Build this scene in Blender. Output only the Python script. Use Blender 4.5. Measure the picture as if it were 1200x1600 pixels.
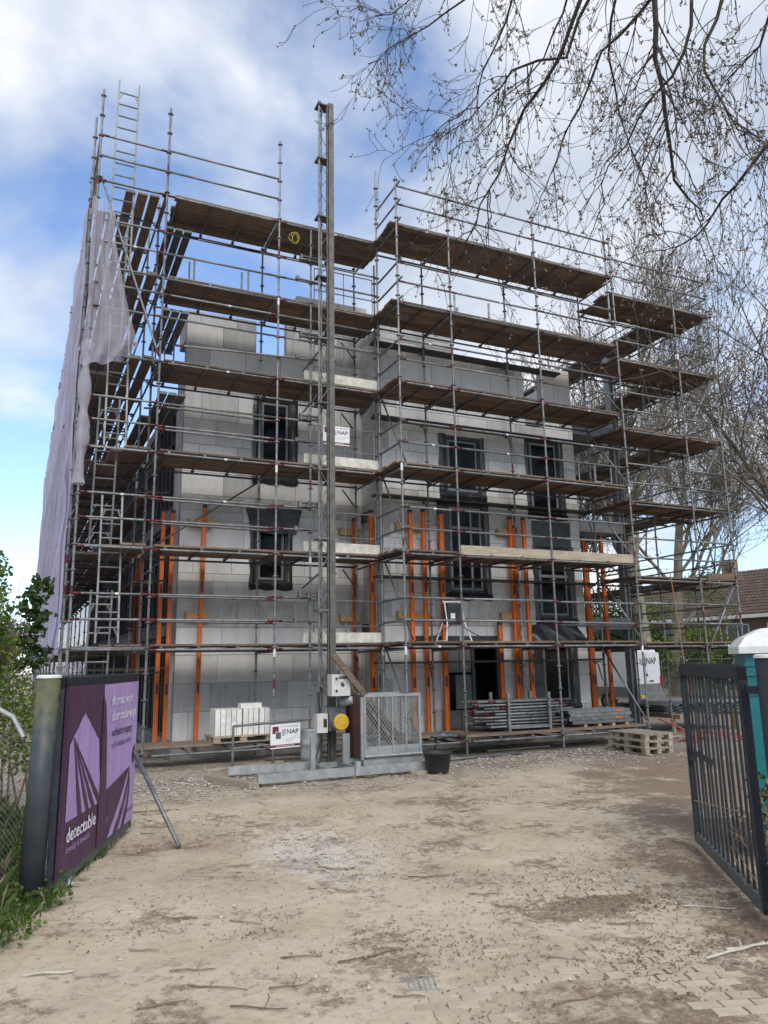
import bpy, math, random
from mathutils import Vector, Matrix, noise
R = math.radians
rnd = random.Random(7)
for o in list(bpy.data.objects): bpy.data.objects.remove(o)
scene = bpy.context.scene
COL = scene.collection
# ------------------------------------------------------------------ camera
def cam_axes(pitch, roll, yaw):
    c, s = math.cos, math.sin
    fw = Vector((s(yaw)*c(pitch), c(yaw)*c(pitch), s(pitch)))
    rt = Vector((c(yaw), -s(yaw), 0)); up = rt.cross(fw)
    return fw, c(roll)*rt + s(roll)*up, -s(roll)*rt + c(roll)*up
FW, RT, UP = cam_axes(R(11.47), R(-0.998), R(24.87))
cam_d = bpy.data.cameras.new('camera')
cam_d.sensor_fit = 'VERTICAL'; cam_d.sensor_height = 36; cam_d.sensor_width = 36
cam_d.lens = 1175/1600*36; cam_d.clip_end = 3000; cam_d.clip_start = 0.05
cam = bpy.data.objects.new('camera', cam_d); COL.objects.link(cam)
M = Matrix((RT, UP, -FW)).transposed().to_4x4(); M.translation = Vector((0, 0, 2.0))
cam.matrix_world = M
scene.camera = cam
# ------------------------------------------------------------------ sky and sun
SUN_EL, SUN_AZ = R(42), R(186)       # azimuth clockwise from +Y: behind and to the right
world = bpy.data.worlds.new('World'); scene.world = world; world.use_nodes = True
nt = world.node_tree; nt.nodes.clear()
def N(t, kind, **kw):
    n = t.nodes.new(kind)
    for k, v in kw.items(): setattr(n, k, v)
    return n
def mathn(t, op, a, b=None, clamp=False):
    n = N(t, 'ShaderNodeMath', operation=op, use_clamp=clamp)
    for i, v in enumerate((a, b)):
        if v is None: continue
        if isinstance(v, (int, float)): n.inputs[i].default_value = v
        else: t.links.new(v, n.inputs[i])
    return n.outputs[0]
def ramp(t, fac, stops):
    n = N(t, 'ShaderNodeValToRGB'); e = n.color_ramp.elements
    while len(e) < len(stops): e.new(0.5)
    for i, (p, c) in enumerate(stops):
        e[i].position = p; e[i].color = (*c, 1) if len(c) == 3 else c
    t.links.new(fac, n.inputs[0]); return n.outputs[0]
def mixc(t, fac, a, b, mode='MIX'):
    n = N(t, 'ShaderNodeMix', data_type='RGBA', blend_type=mode)
    for i, v in ((0, fac), (6, a), (7, b)):
        if isinstance(v, (int, float)): n.inputs[i].default_value = v
        elif isinstance(v, tuple): n.inputs[i].default_value = (*v, 1)
        else: t.links.new(v, n.inputs[i])
    return n.outputs[2]
sky = N(nt, 'ShaderNodeTexSky', sky_type='NISHITA', sun_disc=False)
sky.sun_elevation = SUN_EL; sky.sun_rotation = SUN_AZ
sky.air_density = 1.0; sky.dust_density = 0.15; sky.ozone_density = 1.6
tc = N(nt, 'ShaderNodeTexCoord')
sep = N(nt, 'ShaderNodeSeparateXYZ'); nt.links.new(tc.outputs['Generated'], sep.inputs[0])
zz = mathn(nt, 'ADD', mathn(nt, 'MAXIMUM', sep.outputs[2], 0.0), 0.42)
cmb = N(nt, 'ShaderNodeCombineXYZ')
nt.links.new(mathn(nt, 'DIVIDE', sep.outputs[0], zz), cmb.inputs[0])
nt.links.new(mathn(nt, 'DIVIDE', sep.outputs[1], zz), cmb.inputs[1])
mp = N(nt, 'ShaderNodeMapping'); nt.links.new(cmb.outputs[0], mp.inputs[0])
mp.inputs['Location'].default_value = (1.2, 7.7, 3.3)
cn = N(nt, 'ShaderNodeTexNoise'); nt.links.new(mp.outputs[0], cn.inputs['Vector'])
cn.inputs['Scale'].default_value = 2.3; cn.inputs['Detail'].default_value = 7; cn.inputs['Roughness'].default_value = 0.5
cn.inputs['Distortion'].default_value = 0.25
cn2 = N(nt, 'ShaderNodeTexNoise'); nt.links.new(mp.outputs[0], cn2.inputs['Vector'])
cn2.inputs['Scale'].default_value = 3.2; cn2.inputs['Detail'].default_value = 6
cover = ramp(nt, cn.outputs[0], [(0.39, (0.04,)*3), (0.475, (0.55,)*3), (0.55, (0.97,)*3)])
ccol = ramp(nt, cn2.outputs[0], [(0.34, (2.7, 3.0, 3.5)), (0.50, (3.6, 3.85, 4.25)), (0.64, (4.8, 4.9, 5.05))])
skyc = mixc(nt, 1.0, sky.outputs[0], (0.95, 1.0, 1.1), 'MULTIPLY')
bg = N(nt, 'ShaderNodeBackground'); bg.inputs[1].default_value = 0.125
nt.links.new(mixc(nt, cover, skyc, ccol), bg.inputs[0])
wo = N(nt, 'ShaderNodeOutputWorld'); nt.links.new(bg.outputs[0], wo.inputs[0])
sl = bpy.data.lights.new('sun', 'SUN'); sl.energy = 1.4; sl.angle = R(26); sl.color = (1.0, 0.95, 0.88)
sun = bpy.data.objects.new('sun', sl); COL.objects.link(sun)
sd = Vector((math.sin(SUN_AZ)*math.cos(SUN_EL), math.cos(SUN_AZ)*math.cos(SUN_EL), math.sin(SUN_EL)))
sun.rotation_euler = sd.to_track_quat('Z', 'Y').to_euler()
vs = scene.view_settings
vs.view_transform = 'Standard'; vs.look = 'None'; vs.exposure = 0.88; vs.gamma = 1.0; vs.use_curve_mapping = False
# ------------------------------------------------------------------ materials
MATS = {}
def mat(name, col, col2=None, rough=0.7, metal=0.0, scale=6.0, detail=5.0, objvar=0.0, bump=0.0, bscale=None,
        stretch=(1, 1, 1), lo=0.35, hi=0.65, spec=0.5, coords='Object'):
    m = bpy.data.materials.new(name); m.use_nodes = True; t = m.node_tree
    b = t.nodes['Principled BSDF']
    b.inputs['Roughness'].default_value = rough; b.inputs['Metallic'].default_value = metal
    b.inputs['Specular IOR Level'].default_value = spec
    tcn = N(t, 'ShaderNodeTexCoord'); mpn = N(t, 'ShaderNodeMapping'); mpn.inputs['Scale'].default_value = stretch
    oi = N(t, 'ShaderNodeObjectInfo')
    add = N(t, 'ShaderNodeVectorMath', operation='ADD')
    sc = N(t, 'ShaderNodeVectorMath', operation='SCALE')
    cx = N(t, 'ShaderNodeCombineXYZ')
    for i in range(3): t.links.new(oi.outputs['Random'], cx.inputs[i])
    t.links.new(cx.outputs[0], sc.inputs[0]); sc.inputs['Scale'].default_value = 37.0
    t.links.new(tcn.outputs[coords], mpn.inputs[0]); t.links.new(mpn.outputs[0], add.inputs[0]); t.links.new(sc.outputs[0], add.inputs[1])
    nz = N(t, 'ShaderNodeTexNoise'); t.links.new(add.outputs[0], nz.inputs['Vector'])
    nz.inputs['Scale'].default_value = scale; nz.inputs['Detail'].default_value = detail; nz.inputs['Roughness'].default_value = 0.6
    if col2 is None: col2 = tuple(c*0.7 for c in col)
    c = ramp(t, nz.outputs[0], [(lo, col2), (hi, col)])
    if objvar:
        f = mathn(t, 'ADD', mathn(t, 'MULTIPLY', oi.outputs['Random'], 2*objvar), 1-objvar)
        cc = N(t, 'ShaderNodeCombineXYZ')
        for i in range(3): t.links.new(f, cc.inputs[i])
        c = mixc(t, 1.0, c, cc.outputs[0], 'MULTIPLY')
    t.links.new(c, b.inputs['Base Color'])
    if bump:
        n2 = N(t, 'ShaderNodeTexNoise'); t.links.new(add.outputs[0], n2.inputs['Vector'])
        n2.inputs['Scale'].default_value = bscale or scale*4; n2.inputs['Detail'].default_value = 4
        bp = N(t, 'ShaderNodeBump'); bp.inputs['Strength'].default_value = bump; bp.inputs['Distance'].default_value = 0.01
        t.links.new(n2.outputs[0], bp.inputs['Height']); t.links.new(bp.outputs[0], b.inputs['Normal'])
    MATS[name] = m; return m
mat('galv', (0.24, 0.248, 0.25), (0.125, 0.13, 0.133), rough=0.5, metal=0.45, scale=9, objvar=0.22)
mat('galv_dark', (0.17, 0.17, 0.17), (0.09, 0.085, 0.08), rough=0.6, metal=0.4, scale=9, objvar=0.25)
mat('galv_light', (0.42, 0.44, 0.43), (0.27, 0.285, 0.285), rough=0.55, metal=0.35, scale=5, objvar=0.1)
mat('red_paint', (0.125, 0.014, 0.024), (0.075, 0.012, 0.016), rough=0.5, scale=14)
mat('label_white', (0.75, 0.75, 0.74), (0.6, 0.6, 0.6), rough=0.5)
mat('plank', (0.235, 0.170, 0.120), (0.105, 0.076, 0.054), rough=0.85, scale=3.5, stretch=(1, 12, 12), objvar=0.38, bump=0.35, bscale=9)
mat('plank_pale', (0.42, 0.36, 0.27), (0.27, 0.225, 0.165), rough=0.85, scale=3, stretch=(1, 10, 10), objvar=0.2, bump=0.3, bscale=9)
mat('timber_new', (0.50, 0.33, 0.16), (0.36, 0.22, 0.10), rough=0.8, scale=4, stretch=(1, 10, 10), objvar=0.15)
mat('toe_board', (0.62, 0.60, 0.53), (0.40, 0.39, 0.33), rough=0.8, scale=7, objvar=0.12)
mat('block', (0.575, 0.571, 0.56), (0.49, 0.487, 0.475), rough=0.92, scale=2.2, stretch=(2.0, 2.0, 0.7), objvar=0.07, bump=0.25, bscale=22, lo=0.3, hi=0.6)
mat('block_stain', (0.47, 0.455, 0.42), (0.34, 0.33, 0.30), rough=0.92, scale=3, stretch=(2, 2, .8), objvar=.12, bump=.25, bscale=22)
mat('block_dark', (0.46, 0.458, 0.45), (0.37, 0.368, 0.36), rough=0.92, scale=3, stretch=(4, 4, .5), objvar=.12, bump=.25, bscale=22)
mat('mortar', (0.40, 0.395, 0.38), rough=0.95, scale=12)
mat('block_white', (0.74, 0.73, 0.68), (0.60, 0.59, 0.55), rough=0.9, scale=8, objvar=0.08)
mat('concrete', (0.30, 0.295, 0.28), (0.17, 0.165, 0.155), rough=0.9, scale=3, bump=0.3)
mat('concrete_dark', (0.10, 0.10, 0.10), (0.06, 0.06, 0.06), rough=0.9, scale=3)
mat('foil', (0.012, 0.013, 0.016), (0.022, 0.023, 0.027), rough=0.35, scale=12, bump=0.9, bscale=9)
mat('frame_dark', (0.035, 0.037, 0.04), (0.025, 0.027, 0.03), rough=0.5, scale=5)
mat('frame_grey', (0.16, 0.175, 0.175), (0.12, 0.13, 0.13), rough=0.5, scale=5)
mat('panel_green', (0.105, 0.112, 0.105), (0.085, 0.09, 0.085), rough=0.6, scale=4)
mat('glass', (0.006, 0.007, 0.009), (0.004, 0.005, 0.006), rough=0.12, scale=2, spec=0.12)
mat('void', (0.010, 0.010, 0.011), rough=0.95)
mat('orange', (0.60, 0.135, 0.015), (0.30, 0.075, 0.03), rough=0.6, scale=6, objvar=0.2, lo=0.30, hi=0.46, stretch=(3, 3, .8), detail=9)
mat('steel_grey', (0.20, 0.21, 0.22), (0.15, 0.155, 0.16), rough=0.5, metal=0.3, scale=4)
mat('mast_steel', (0.155, 0.145, 0.13), (0.095, 0.088, 0.078), rough=0.65, metal=0.35, scale=7)
mat('maroon', (0.085, 0.030, 0.030), (0.06, 0.022, 0.022), rough=0.6, scale=6)
mat('cabinet', (0.66, 0.65, 0.60), (0.54, 0.53, 0.49), rough=0.55, scale=6)
mat('yellow', (0.72, 0.45, 0.03), (0.60, 0.36, 0.03), rough=0.5, scale=9)
mat('black_plastic', (0.018, 0.019, 0.021), (0.035, 0.036, 0.038), rough=0.6, scale=15, hi=0.8)
mat('sign_white', (0.78, 0.78, 0.78), (0.70, 0.71, 0.72), rough=0.5, scale=10)
mat('sign_dark', (0.035, 0.035, 0.04), rough=0.5)
mat('sign_red', (0.17, 0.02, 0.035), rough=0.5)
mat('sign_grey', (0.12, 0.12, 0.13), rough=0.5)
mat('sign_pale', (0.42, 0.42, 0.43), rough=0.5)
mat('van_white', (0.72, 0.73, 0.74), (0.68, 0.69, 0.70), rough=0.3, scale=2)
mat('van_grey', (0.20, 0.205, 0.21), rough=0.6, scale=4)
mat('tyre', (0.02, 0.02, 0.02), rough=0.9)
mat('plate_yellow', (0.75, 0.52, 0.02), rough=0.5)
mat('lamp_red', (0.35, 0.01, 0.01), rough=0.3)
mat('teal', (0.004, 0.155, 0.165), (0.004, 0.12, 0.13), rough=0.45, scale=4)
mat('roof_white', (0.72, 0.73, 0.70), (0.60, 0.61, 0.59), rough=0.6, scale=7)
mat('logo_blue', (0.03, 0.035, 0.12), rough=0.5)
mat('gate_paint', (0.017, 0.022, 0.030), (0.026, 0.031, 0.035), rough=0.6, scale=10, objvar=0.2, spec=0.3)
mat('gate_rail', (0.10, 0.11, 0.11), (0.06, 0.068, 0.072), rough=0.6, scale=12)
mat('banner_dark', (0.090, 0.034, 0.076), (0.064, 0.024, 0.058), rough=0.6, scale=2.5, stretch=(1, 1, .35), detail=9)
mat('banner_edge', (0.065, 0.014, 0.070), rough=0.6, scale=3)
mat('banner_light', (0.47, 0.33, 0.61), (0.38, 0.26, 0.50), rough=0.6, scale=2.5, stretch=(1, 1, .35), detail=9)
mat('banner_text', (0.86, 0.82, 0.90), rough=0.6)
mat('banner_text_dark', (0.06, 0.02, 0.06), rough=0.6)
mat('hose_red', (0.45, 0.10, 0.07), rough=0.5, scale=9)
mat('rope_yellow', (0.42, 0.38, 0.07), (0.25, 0.22, 0.05), rough=.7, scale=20)
mat('rope', (0.42, 0.20, 0.09), rough=0.8, scale=20)
mat('cable', (0.02, 0.02, 0.02), rough=0.6)
mat('blue_tarp', (0.16, 0.22, 0.28), (0.04, 0.12, 0.22), rough=0.6, scale=9)
mat('bark', (0.115, 0.095, 0.075), (0.055, 0.045, 0.036), rough=0.95, scale=8)
mat('bark_plane', (0.31, 0.28, 0.20), (0.17, 0.155, 0.115), rough=0.9, scale=2.5)
mat('twig', (0.052, 0.042, 0.036), (0.034, 0.028, 0.025), rough=0.9, scale=9)
mat('twig_grey', (0.20, 0.175, 0.14), (0.115, 0.10, 0.082), rough=0.95, scale=3)
mat('bud', (0.26, 0.215, 0.15), (0.13, 0.10, 0.075), rough=0.9, scale=30)
mat('stick', (0.24, 0.17, 0.115), (0.12, 0.085, 0.06), rough=0.95, scale=12, objvar=0.35)
mat('litter', (0.19, 0.13, 0.095), (0.085, 0.057, 0.043), rough=0.95, scale=2.5, coords='Object')
mat('chip_pale', (0.56, 0.52, 0.45), (0.38, 0.34, 0.28), rough=0.95, scale=6)
mat('brick_wall', (0.23, 0.15, 0.115), (0.16, 0.10, 0.08), rough=0.9, scale=4)
mat('roof_tile', (0.13, 0.088, 0.066), (0.07, 0.052, 0.043), rough=0.9, scale=2.2, objvar=0.2)
mat('house_glass', (0.10, 0.12, 0.13), (0.05, 0.06, 0.07), rough=0.1, scale=1.0)
mat('white_paint', (0.76, 0.76, 0.74), (0.66, 0.66, 0.64), rough=0.6)
def leaf_mat(name, a, b):
    m = mat(name, a, b, rough=0.6, scale=3.0, lo=0.4, hi=0.6)
    t = m.node_tree; bs = t.nodes['Principled BSDF']
    tr = N(t, 'ShaderNodeBsdfTranslucent'); mx = N(t, 'ShaderNodeMixShader'); mx.inputs[0].default_value = 0.35
    src = bs.inputs['Base Color'].links[0].from_socket
    t.links.new(src, tr.inputs[0]); t.links.new(bs.outputs[0], mx.inputs[1]); t.links.new(tr.outputs[0], mx.inputs[2])
    t.links.new(mx.outputs[0], t.nodes['Material Output'].inputs[0])
leaf_mat('leaf', (0.19, 0.25, 0.045), (0.085, 0.135, 0.027))
leaf_mat('leaf_dark', (0.055, 0.10, 0.022), (0.03, 0.06, 0.014))
leaf_mat('grass', (0.10, 0.17, 0.03), (0.055, 0.10, 0.02))
leaf_mat('straw', (0.40, 0.34, 0.20), (0.26, 0.21, 0.12))
# debris netting: a woven mesh, partly see-through
m = mat('net', (0.74, 0.69, 0.86), (0.62, 0.58, 0.76), rough=0.8, scale=1.5, bump=0.4, bscale=5, stretch=(1, 1, 0.3))
def make_net(m, density):
    t = m.node_tree; bs = t.nodes['Principled BSDF']
    tr = N(t, 'ShaderNodeBsdfTransparent'); tl = N(t, 'ShaderNodeBsdfTranslucent')
    src = bs.inputs['Base Color'].links[0].from_socket; t.links.new(src, tl.inputs[0])
    m1 = N(t, 'ShaderNodeMixShader'); m1.inputs[0].default_value = 0.5
    m2 = N(t, 'ShaderNodeMixShader'); m2.inputs[0].default_value = density
    t.links.new(bs.outputs[0], m1.inputs[1]); t.links.new(tl.outputs[0], m1.inputs[2])
    t.links.new(tr.outputs[0], m2.inputs[1]); t.links.new(m1.outputs[0], m2.inputs[2])
    t.links.new(m2.outputs[0], t.nodes['Material Output'].inputs[0])
make_net(m, 0.8)
make_net(mat('net_thin', (0.78, 0.75, 0.82), (0.68, 0.66, 0.74), rough=0.8, scale=1.5), 0.5)
# ------------------------------------------------------------------ mesh helpers
W = {}
def link(name, data, mtx, parent=None, mats=None):
    o = bpy.data.objects.new(name, data); COL.objects.link(o)
    if parent is not None:
        o.parent = parent; o.matrix_parent_inverse = W[parent.name].inverted()
    o.matrix_basis = mtx; W[o.name] = mtx.copy()
    return o
def tag(o, label, cat=None, group=None, kind=None):
    if label: o['label'] = label
    if cat: o['category'] = cat
    if group: o['group'] = group
    if kind: o['kind'] = kind
    return o
def thing(name, label, cat, loc, group=None, kind=None, rz=0.0):
    mtx = Matrix.Translation(Vector(loc)) @ Matrix.Rotation(rz, 4, 'Z')
    o = link(name, None, mtx); o.empty_display_size = 0.2
    return tag(o, label, cat, group, kind)
class MB:
    def __init__(s): s.v = []; s.f = []; s.mi = []
    def poly(s, pts, mi=0):
        i = len(s.v); s.v += [tuple(p) for p in pts]; s.f.append(tuple(range(i, i+len(pts)))); s.mi.append(mi); return s
    def hexa(s, p, mi=0):      # 8 points: bottom 4 ccw, top 4 ccw
        i = len(s.v); s.v += [tuple(q) for q in p]
        for f in ((3, 2, 1, 0), (4, 5, 6, 7), (0, 1, 5, 4), (1, 2, 6, 5), (2, 3, 7, 6), (3, 0, 4, 7)):
            s.f.append(tuple(i+k for k in f)); s.mi.append(mi)
        return s
    def box(s, a, b, mi=0, mtx=None):
        (x0, y0, z0), (x1, y1, z1) = a, b
        p = [(x0, y0, z0), (x1, y0, z0), (x1, y1, z0), (x0, y1, z0), (x0, y0, z1), (x1, y0, z1), (x1, y1, z1), (x0, y1, z1)]
        if mtx is not None: p = [mtx @ Vector(q) for q in p]
        return s.hexa(p, mi)
    def beam(s, p, q, w, h, mi=0, upv=(0, 0, 1)):     # rectangular bar from p to q, width w (sideways), height h (towards up)
        p, q = Vector(p), Vector(q); d = (q-p).normalized(); u = Vector(upv)
        if abs(d.dot(u)) > 0.98: u = Vector((0, 1, 0))
        sd_ = d.cross(u).normalized(); u = sd_.cross(d)
        a, b = sd_*w/2, u*h/2
        return s.hexa([p-a-b, p+a-b, q+a-b, q-a-b, p-a+b, p+a+b, q+a+b, q-a+b], mi)
    def tube(s, pts, r, n=6, mi=0, cap=True, r2=None):
        pts = [Vector(p) for p in pts]; k = len(pts); i0 = len(s.v)
        d0 = (pts[1]-pts[0]).normalized()
        ref = Vector((0, 0, 1)) if abs(d0.z) < 0.9 else Vector((1, 0, 0))
        for j, p in enumerate(pts):
            d = (pts[min(j+1, k-1)]-pts[max(j-1, 0)])
            d = d.normalized() if d.length > 1e-9 else d0
            a = d.cross(ref)
            if a.length < 1e-4: a = d.cross(Vector((0.3, 0.8, 0.1)))
            a.normalize(); b = d.cross(a)
            rr = r if r2 is None else r+(r2-r)*j/(k-1)
            if isinstance(r, (list, tuple)): rr = r[j]
            for m_ in range(n):
                t = 2*math.pi*m_/n; s.v.append(tuple(p+a*math.cos(t)*rr+b*math.sin(t)*rr))
        for j in range(k-1):
            for m_ in range(n):
                s.f.append((i0+j*n+m_, i0+j*n+(m_+1) % n, i0+(j+1)*n+(m_+1) % n, i0+(j+1)*n+m_)); s.mi.append(mi)
        if cap:
            s.f.append(tuple(i0+m_ for m_ in reversed(range(n)))); s.mi.append(mi)
            s.f.append(tuple(i0+(k-1)*n+m_ for m_ in range(n))); s.mi.append(mi)
        return s
    def lathe(s, prof, c=(0, 0, 0), n=16, mi=0, mtx=None):   # profile [(r,z)..]
        i0 = len(s.v); c = Vector(c)
        for r, z in prof:
            for m_ in range(n):
                t = 2*math.pi*m_/n; q = Vector((r*math.cos(t), r*math.sin(t), z))
                if mtx is not None: q = mtx @ q
                s.v.append(tuple(q+c))
        for j in range(len(prof)-1):
            for m_ in range(n):
                s.f.append((i0+j*n+m_, i0+j*n+(m_+1) % n, i0+(j+1)*n+(m_+1) % n, i0+(j+1)*n+m_)); s.mi.append(mi)
        s.f.append(tuple(i0+m_ for m_ in reversed(range(n)))); s.mi.append(mi)
        j = len(prof)-1; s.f.append(tuple(i0+j*n+m_ for m_ in range(n))); s.mi.append(mi)
        return s
    def extrude(s, pts2, t0, t1, fn, mi=0):    # 2d polygon pts, fn(u,v,t)->xyz
        n = len(pts2); i = len(s.v)
        s.v += [tuple(fn(u, v, t0)) for u, v in pts2] + [tuple(fn(u, v, t1)) for u, v in pts2]
        s.f.append(tuple(i+k for k in reversed(range(n)))); s.mi.append(mi)
        s.f.append(tuple(i+n+k for k in range(n))); s.mi.append(mi)
        for k in range(n):
            s.f.append((i+k, i+(k+1) % n, i+n+(k+1) % n, i+n+k)); s.mi.append(mi)
        return s
    def mesh(s, name, mats, smooth=False, off=(0, 0, 0)):
        me = bpy.data.meshes.new(name); o = Vector(off)
        me.from_pydata([(x-o.x, y-o.y, z-o.z) for x, y, z in s.v], [], s.f)
        if isinstance(mats, str): mats = [mats]
        for k in mats: me.materials.append(MATS[k])
        if len(mats) > 1: me.polygons.foreach_set('material_index', s.mi)
        if smooth: me.polygons.foreach_set('use_smooth', [True]*len(me.polygons))
        me.update(); return me
    def build(s, name, mats, parent=None, smooth=False):
        xs = [v[0] for v in s.v]; ys = [v[1] for v in s.v]; zs = [v[2] for v in s.v]
        c = ((min(xs)+max(xs))/2, (min(ys)+max(ys))/2, min(zs))
        return link(name, s.mesh(name, mats, smooth, c), Matrix.Translation(c), parent)
def frame_to(p, q):
    p, q = Vector(p), Vector(q); d = q-p
    m_ = d.to_track_quat('Z', 'Y').to_matrix().to_4x4(); m_.translation = p
    return m_
CACHE = {}
def tube_mesh(L, r, red, mk, n=8):
    key = ('t', round(L, 2), r, red, mk)
    if key not in CACHE:
        b = MB(); e = 0.17
        if red and L > 0.6:
            b.tube([(0, 0, 0), (0, 0, e)], r*1.04, n, 1); b.tube([(0, 0, e), (0, 0, L-e)], r, n, 0, cap=False); b.tube([(0, 0, L-e), (0, 0, L)], r*1.04, n, 1)
            if red == 2: b.tube([(0, 0, L*.55), (0, 0, L*.55+.07)], r*1.06, n, 2)
        else: b.tube([(0, 0, 0), (0, 0, L)], r, n, 0)
        CACHE[key] = b.mesh('tube', [mk, 'red_paint', 'label_white'], smooth=False)
        for p_ in CACHE[key].polygons: p_.use_smooth = len(p_.vertices) == 4
    return CACHE[key]
def pipe(name, parent, p, q, r=0.024, red=0, mk='galv'):
    L = (Vector(q)-Vector(p)).length
    return link(name, tube_mesh(L, r, red, mk), frame_to(p, q), parent)
def std_mesh(H, var):
    key = ('s', round(H, 1), var)
    if key not in CACHE:
        b = MB(); rr = random.Random(var*31+int(H*10)); z = 0
        cuts = sorted([0.0, H] + [rr.uniform(0.3, H-.3) for _ in range(5)]); i = 0
        bands = [(c, c+rr.choice((0.16, 0.3, 0.2))) for c in cuts[1:-1:1] if rr.random() < .45]
        last = 0
        for a, c in bands:
            if a < last+.1 or c > H-.1: continue
            b.tube([(0, 0, last), (0, 0, a)], .0245, 8, 0, cap=False); b.tube([(0, 0, a), (0, 0, c)], .0255, 8, 1); last = c
        b.tube([(0, 0, last), (0, 0, H)], .0245, 8, 0)
        k = 0.4
        while k < H-.02:
            b.lathe([(.03, -.02), (.06, -.006), (.06, .006), (.03, .02)], (0, 0, k), 8, 0); k += .5
        for zz_ in (2.2, 4.2, 6.2, 8.2, 10.2):
            if zz_ < H-.3 and rr.random() < .6: b.tube([(0, 0, zz_), (0, 0, zz_+.22)], .029, 8, 2 if rr.random() < .25 else 0)
        b.box((-.075, -.075, 0), (.075, .075, .008))
        CACHE[key] = b.mesh('standard', ['galv', 'red_paint', 'label_white'])
    return CACHE[key]
def standard(parent, x, y, z1, z0=0.0, name='standard'):
    return link(name, std_mesh(z1-z0, rnd.randrange(4)), Matrix.Translation((x, y, z0)), parent)
def plank_mesh(L, w, t=0.045):
    key = ('p', round(L, 2), round(w, 3), t)
    if key not in CACHE:
        b = MB(); c = .006
        prof = [(-w/2+c, 0), (w/2-c, 0), (w/2, c), (w/2, t-c), (w/2-c, t), (-w/2+c, t), (-w/2, t-c), (-w/2, c)]
        b.extrude(prof, 0, L, lambda u, v, q: (q, u, v)); CACHE[key] = b.mesh('plank', 'plank')
    return CACHE[key]
def plank(parent, p, q, w, t=0.045, mk=None, name='plank', roll=0.0):
    p, q = Vector(p), Vector(q); d = q-p
    ax = d.normalized(); sdv = Vector((0, 0, 1)).cross(ax).normalized(); up_ = ax.cross(sdv)
    m_ = Matrix((ax, sdv, up_)).transposed().to_4x4()
    if roll: m_ = m_ @ Matrix.Rotation(roll, 4, 'X')
    m_.translation = p
    me = plank_mesh(d.length, w, t)
    if mk:
        k = (me.name, mk)
        if k not in CACHE:
            CACHE[k] = me.copy(); CACHE[k].materials.clear(); CACHE[k].materials.append(MATS[mk])
        me = CACHE[k]
    return link(name, me, m_, parent)
def text_mesh(body, size, mk, ext=0.001, bold=0.0):
    cu = bpy.data.curves.new('lettering', 'FONT'); cu.body = body; cu.size = size; cu.extrude = ext; cu.offset = bold
    cu.resolution_u = 3
    o = bpy.data.objects.new('lettering', cu); COL.objects.link(o)
    dg = bpy.context.evaluated_depsgraph_get(); me = bpy.data.meshes.new_from_object(o.evaluated_get(dg))
    bpy.data.objects.remove(o); me.materials.clear(); me.materials.append(MATS[mk]); return me
def lettering(body, width, height, mk, origin, udir, vdir, parent, bold=0.0, name='lettering'):
    me = text_mesh(body, 1.0, mk, 0.0, bold)
    xs = [v.co.x for v in me.vertices]; ys = [v.co.y for v in me.vertices]
    sx = width/(max(xs)-min(xs)); sy = height/(max(ys)-min(ys)); x0 = min(xs); y0 = min(ys)
    u, v = Vector(udir).normalized(), Vector(vdir).normalized(); n_ = u.cross(v)
    for w_ in me.vertices: w_.co = ((w_.co.x-x0)*sx, (w_.co.y-y0)*sy, 0)
    m_ = Matrix((u, v, n_)).transposed().to_4x4(); m_.translation = Vector(origin)
    return link(name, me, m_, parent)
def catenary(p, q, sag, n=12):
    p, q = Vector(p), Vector(q)
    return [p.lerp(q, i/n)-Vector((0, 0, sag*4*(i/n)*(1-i/n))) for i in range(n+1)]
# ------------------------------------------------------------------ ground
def axis(lo, hi, step, far, grow=1.28):
    a = []; x = lo
    while x < hi+1e-6: a.append(x); x += step
    s_ = step; left = [lo]; right = [a[-1]]
    while left[-1] > -far: s_ *= grow; left.append(left[-1]-s_)
    s_ = step
    while right[-1] < far: s_ *= grow; right.append(right[-1]+s_)
    return list(reversed(left[1:])) + a + right[1:]
def ground_h(x, y):
    a = min(1.0, max(0.0, (y-5.0)/4.0))
    f = 1.0 if (abs(x) < 60 and -20 < y < 70) else 0.0
    h = 0.004*noise.noise(Vector((x*2.2, y*2.2, 0)))
    h += a*(0.016*noise.noise(Vector((x*.9, y*.9, 3))) + 0.012*noise.noise(Vector((x*3.1, y*3.1, 5))))
    c1 = 0.42*y-0.2+.03*(y-8)**2*.5; rut = sum(math.exp(-((x-c1-o_)/0.16)**2)*0.03-math.exp(-((x-c1-o_-.26)/0.1)**2)*0.015-math.exp(-((x-c1-o_+.26)/0.1)**2)*0.015 for o_ in (0, 1.7))*min(1, a+.25)*(1+.4*math.sin(y*19))*(1 if y < 14 else 0)
    mound = 0.05*math.exp(-((x-6.0)/7)**2-((y-16.2)/1.3)**2)
    return f*(h-rut+mound)
gx = axis(-1.5, 13.5, 0.085, 420); gy = axis(2.2, 16.5, 0.085, 420)
gb = MB(); gb.v = [(x, y, ground_h(x, y)) for y in gy for x in gx]; nx = len(gx)
for j in range(len(gy)-1):
    for i in range(nx-1):
        gb.f.append((j*nx+i, j*nx+i+1, (j+1)*nx+i+1, (j+1)*nx+i)); gb.mi.append(0)
gm = bpy.data.materials.new('sand_ground'); gm.use_nodes = True; MATS['sand_ground'] = gm
t = gm.node_tree; bs = t.nodes['Principled BSDF']; bs.inputs['Roughness'].default_value = 0.95; bs.inputs['Specular IOR Level'].default_value = 0.2
geo = N(t, 'ShaderNodeNewGeometry')
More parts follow.
